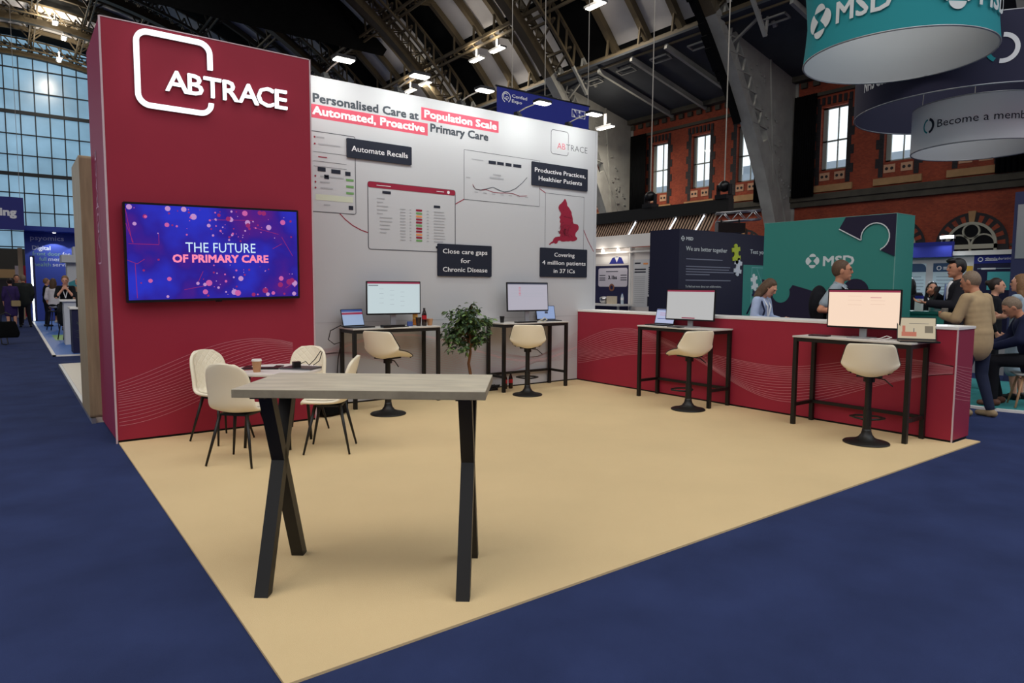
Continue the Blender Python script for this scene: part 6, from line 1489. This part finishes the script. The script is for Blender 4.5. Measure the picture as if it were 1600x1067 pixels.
person('man in a beige jacket and jeans past the near end of the red wall', (1.86, -4.98, 0), face(0.21, 0.96), 1.73, M_SKIN2, lean=7, head=(14, 12), vox=0.008,
       arms={'L': [(-0.25, 0.12, 1.17), (-0.12, 0.36, 1.2)], 'R': [(0.28, 0.05, 1.15), (0.16, 0.3, 1.02)]}, legs={'L': [(-0.1, 0.1, 0.5), (-0.1, 0.04, 0.09)], 'R': [(0.1, 0.0, 0.5), (0.11, -0.12, 0.09)]},
       top=('jacket', C_BEIGE, 0.97), bottom=('trousers', C_JEAN, 0.95), hair=('short', H_GREY), shoes=S_BEIGE, extras=coffee, curl=(1.0, 0.7), palm={'L': (1, 0, 0.2), 'R': (-0.5, 0, 1)})
def tablet(t, T, HD, arm, dz):
    mb = MB(); mb.box((-0.1, -0.012, -0.13), (0.1, 0.012, 0.13)); mb.build('folder', M_PLASTIC, t, False, Matrix.Translation((0.06, 0.25, 1.27)) @ Matrix.Rotation(R(20), 4, 'X'))
    mb = MB(); ell(mb, (0, 0.075, 1.31), (0.075, 0.055, 0.16), TLI); mb.build('shirt_front', M_PAPER, t, True)
    strap(t, T, [(0, 0.14, 1.43), (0.0, 0.145, 1.15)], mat('blue lanyard', rgb(110, 130, 180), 0.6), 0.025, 'lanyard')
TLI = Matrix.Identity(4)
person('tall man in a dark suit with a black folder by the teal counter', (3.3, -4.22, 0.03), face(-0.57, 0.86), 1.9, M_SKIN2, head=(4, 14), vox=0.009,
       arms={'L': [(-0.27, 0.08, 1.15), (-0.12, 0.36, 1.18)], 'R': [(0.28, 0.06, 1.17), (0.08, 0.26, 1.3)]}, top=('jacket', C_SUIT, 0.95), bottom=('trousers', C_SUIT, 0.97), hair=('quiff', H_BLACK), shoes=S_BLACK, extras=tablet, curl=(0.5, 0.8), palm={'L': (0.2, 0, 1), 'R': (-1, 0, 0)})
person('long haired woman in a pale sleeveless dress at the right edge of the photograph', (3.52, -4.9, 0.03), face(0.11, 1.0), 1.68, M_SKIN, head=(2, 10), fem=True, vox=0.011,
       arms={'L': [(-0.22, 0.1, 1.17), (-0.1, 0.34, 1.12)], 'R': [(0.24, 0.05, 1.18), (0.12, 0.3, 1.16)]}, top=('shirt', C_PALEDRESS, 0.05), bottom=('skirt', C_PALEDRESS, 0.6), hair=('long', H_LIGHT), shoes=S_BLACK)
person('dark haired woman in dark clothes facing the woman in the pale dress', (4.3, -4.35, 0.03), face(0.2, -0.97), 1.64, M_SKIN, fem=True, vox=0.014, top=('shirt', C_DARK, 0.9), bottom=('trousers', C_DARK, 0.97), hair=('bun', H_DARK), shoes=S_BLACK)
person('young woman with long dark hair in a black cardigan behind the teal counter', (5.35, -3.1, 0.03), face(-0.8, -0.45), 1.6, M_SKIN, fem=True, vox=0.012, top=('shirt', C_DARK, 0.93), bottom=('trousers', C_DARK, 0.97), hair=('long', H_BLACK), shoes=S_BLACK, extras=lanyard)
person('person with black hair mostly hidden by the right end of the teal partition', (5.55, -2.66, 0.03), face(0.8, 0.5), 1.68, M_SKIN2, fem=True, vox=0.014, top=('shirt', C_DARK, 0.93), bottom=('trousers', C_DARK, 0.97), hair=('long', H_BLACK), shoes=S_BLACK)
person('seated person in a navy jacket cut by the right edge', (2.97, -5.22, 0.03), face(-0.45, 0.9), 1.78, M_SKIN2, sit=0.52, lean=16, head=(24, 0), vox=0.011,
       arms={'L': [(-0.27, 0.2, 1.18), (-0.12, 0.42, 1.08)], 'R': [(0.28, 0.2, 1.18), (0.14, 0.42, 1.08)]}, legs={'L': [(-0.13, 0.42, 0.56), (-0.13, 0.4, 0.09)], 'R': [(0.13, 0.42, 0.56), (0.14, 0.3, 0.09)]}, top=('jacket', C_NAVYJ, 0.95), bottom=('trousers', C_DARK, 0.94), hair=('short', H_GREY), shoes=S_BROWN)
t = thing('wooden_leg_chair', 'grey shell chair with pale wooden legs under the person in navy', 'chair', (2.97, -5.24, 0.03), face(-0.45, 0.9))
mb = MB(); mb.prism(rrect(-0.22, -0.2, 0.22, 0.22, 0.06, 4), 0.41, 0.43); mb.bar((0, -0.21, 0.43), (0, -0.3, 0.66), 0.4, 0.02, up=(0, 1, 0)); finish(mb.build('seat', mat('grey shell', rgb(150, 152, 150), 0.5), t), bevel=0.005)
for sx in (-1, 1):
    for sy in (-1, 1): mb = MB(); mb.tube([(sx * 0.14, sy * 0.13, 0.41), (sx * 0.23, sy * 0.21, 0.006)], [0.017, 0.012], 8); mb.build('leg', mat('pale wood', rgb(196, 150, 112), 0.6), t, True)
mb = MB()
for sx in (-1, 1): mb.tube([(sx * 0.15, 0.14, 0.36), (-sx * 0.2, -0.18, 0.16)], 0.005, 5)
mb.build('wire_brace', M_BLACK, t)

# the left aisle
def handbag(t, T, HD, arm, dz):
    mb = MB(); mb.prism(rrect(-0.13, 0.78, 0.13, 0.98, 0.03, 3), -0.05, 0.05, fr((0.1, -0.2, 0), X_, Z_)); mb.build('handbag', mat('beige bag leather', rgb(168, 146, 106), 0.5), t); strap(t, T, [(0.0, -0.18, 0.98), (-0.1, -0.13, 1.3), (-0.14, 0.0, 1.46)], M_BLACK, 0.012, 'bag_strap')
person('man in a dark suit seen from behind beside the glowing post', (-6.93, 20.7, 0), face(-0.1, 1), 1.8, M_SKIN2, vox=0.016, top=('jacket', C_GREEN, 0.97), bottom=('trousers', C_SUIT, 0.97), hair=('short', H_GREY), shoes=S_BLACK, legs={'L': [(-0.1, 0.05, 0.5), (-0.12, 0.05, 0.09)], 'R': [(0.1, 0, 0.5), (0.14, -0.1, 0.09)]})
person('woman in a purple dress with a beige shoulder bag, seen from behind', (-7.3, 20.1, 0), face(-0.2, 1), 1.68, M_SKIN, fem=True, vox=0.016, top=('shirt', C_PURPLE, 0.8), bottom=('skirt', C_PURPLE, 0.5), hair=('bun', H_DARK), shoes=S_BLACK, extras=handbag)
person('man with glasses facing the camera between the two people seen from behind', (-7.1, 22.1, 0), face(0.05, -1), 1.82, M_SKIN2, vox=0.016, top=('jacket', C_DARK, 0.97), bottom=('trousers', C_DARK, 0.97), hair=('short', H_DARK), shoes=S_BLACK)
person('person in a dusky pink blouse cut by the left edge of the photograph', (-7.86, 16.6, 0), face(0.9, 0.5), 1.7, M_SKIN, fem=True, vox=0.014, top=('shirt', C_FLOR, 0.6), bottom=('trousers', C_NAVYJ, 0.97), hair=('long', H_BROWN), shoes=S_BLACK)
t = thing('tote_bag', 'large black tote bag at the left edge of the photograph', 'bag', (-7.42, 12.6, 0.0))
mb = MB(); mb.prism([(-0.27, 0.0), (0.24, 0.0), (0.27, 0.1), (0.19, 0.4), (-0.19, 0.4)], -0.07, 0.07, fr((0, 0, 0.18), X_, Z_)); finish(mb.build('bag_body', M_BLACKMATT, t), bevel=0.03)
mb = MB()
for y in (-0.05, 0.05): mb.tube([(-0.1, y, 0.56), (-0.09, y, 0.74), (0.0, y, 0.8), (0.09, y, 0.74), (0.1, y, 0.56)], 0.014, 6)
mb.build('handle', M_BLACK, t, True)
mb = MB(); mb.tube([(-0.12, -0.04, 0.2), (-0.1, -0.05, 0.03), (-0.02, -0.05, 0.012), (0.02, -0.05, 0.03), (0.0, -0.04, 0.2)], 0.014, 6); mb.build('hanging_strap', M_BLACK, t, True)
def bagcarrier(t, T, HD, arm, dz): pass
person('smiling woman in black sitting with hands under her chin in the left aisle', (-6.12, 13.3, 0.03), face(-0.15, -1), 1.7, M_SKIN, sit=0.86, fem=True, vox=0.012, head=(6, 0), lean=8,
       arms={'L': [(-0.2, 0.26, 1.16), (-0.05, 0.24, 1.38)], 'R': [(0.2, 0.26, 1.16), (0.05, 0.24, 1.38)]}, top=('shirt', C_DARK, 0.45), bottom=('skirt', C_DARK, 0.85), hair=('bun', H_LIGHT), shoes=S_BLACK, extras=lanyard, palm={'L': (0, 1, 0), 'R': (0, 1, 0)}, legs={'L': [(-0.1, 0.36, 0.78), (-0.1, 0.34, 0.36)], 'R': [(0.1, 0.36, 0.78), (0.06, 0.3, 0.36)]})
def high_stool(lb, x, y, sh):
    t = thing('high_stool', lb, 'stool', (x, y, 0.03), 0.3, 'black high stools in the left aisle')
    mb = MB(); mb.lathe([(0.17, sh - 0.04), (0.18, sh - 0.02), (0.17, sh)], 20); mb.build('seat', M_PLASTIC, t)
    for k in range(4):
        a = PI / 4 + k * PI / 2; mb = MB(); mb.tube([(0.12 * math.cos(a), 0.12 * math.sin(a), sh - 0.04), (0.25 * math.cos(a), 0.25 * math.sin(a), 0.006)], 0.014, 6); mb.build('leg', M_BLACK, t, True)
high_stool('black high stool under the smiling woman in black', -6.12, 13.34, 0.72); high_stool('black high stool under the woman in the white blouse', -6.2, 17.9, 0.62)
person('seated woman in a white blouse with long brown hair, back turned', (-6.2, 17.86, 0.03), face(0.5, 0.9), 1.74, M_SKIN, sit=0.76, fem=True, vox=0.015, top=('shirt', C_WHITE, 0.6), bottom=('trousers', C_DARK, 0.6), hair=('long', H_BROWN), shoes=S_WHITE, legs={'L': [(-0.12, 0.4, 0.7), (-0.1, 0.3, 0.3)], 'R': [(0.12, 0.4, 0.7), (0.1, 0.3, 0.3)]})
person('dark clothed person with light brown hair facing the white blouse', (-6.3, 20.2, 0.03), face(1, 0.2), 1.66, M_SKIN, fem=True, vox=0.016, top=('shirt', C_DARK, 0.9), bottom=('trousers', C_DARK, 0.97), hair=('short', H_LIGHT), shoes=S_BLACK)
person('fair haired person in a tan top behind the tablet sign', (-5.62, 16.2, 0.03), face(-0.7, -0.6), 1.66, M_SKIN, fem=True, vox=0.016, top=('shirt', C_TAN, 0.6), bottom=('trousers', C_DARK, 0.97), hair=('bun', H_LIGHT), shoes=S_BLACK)
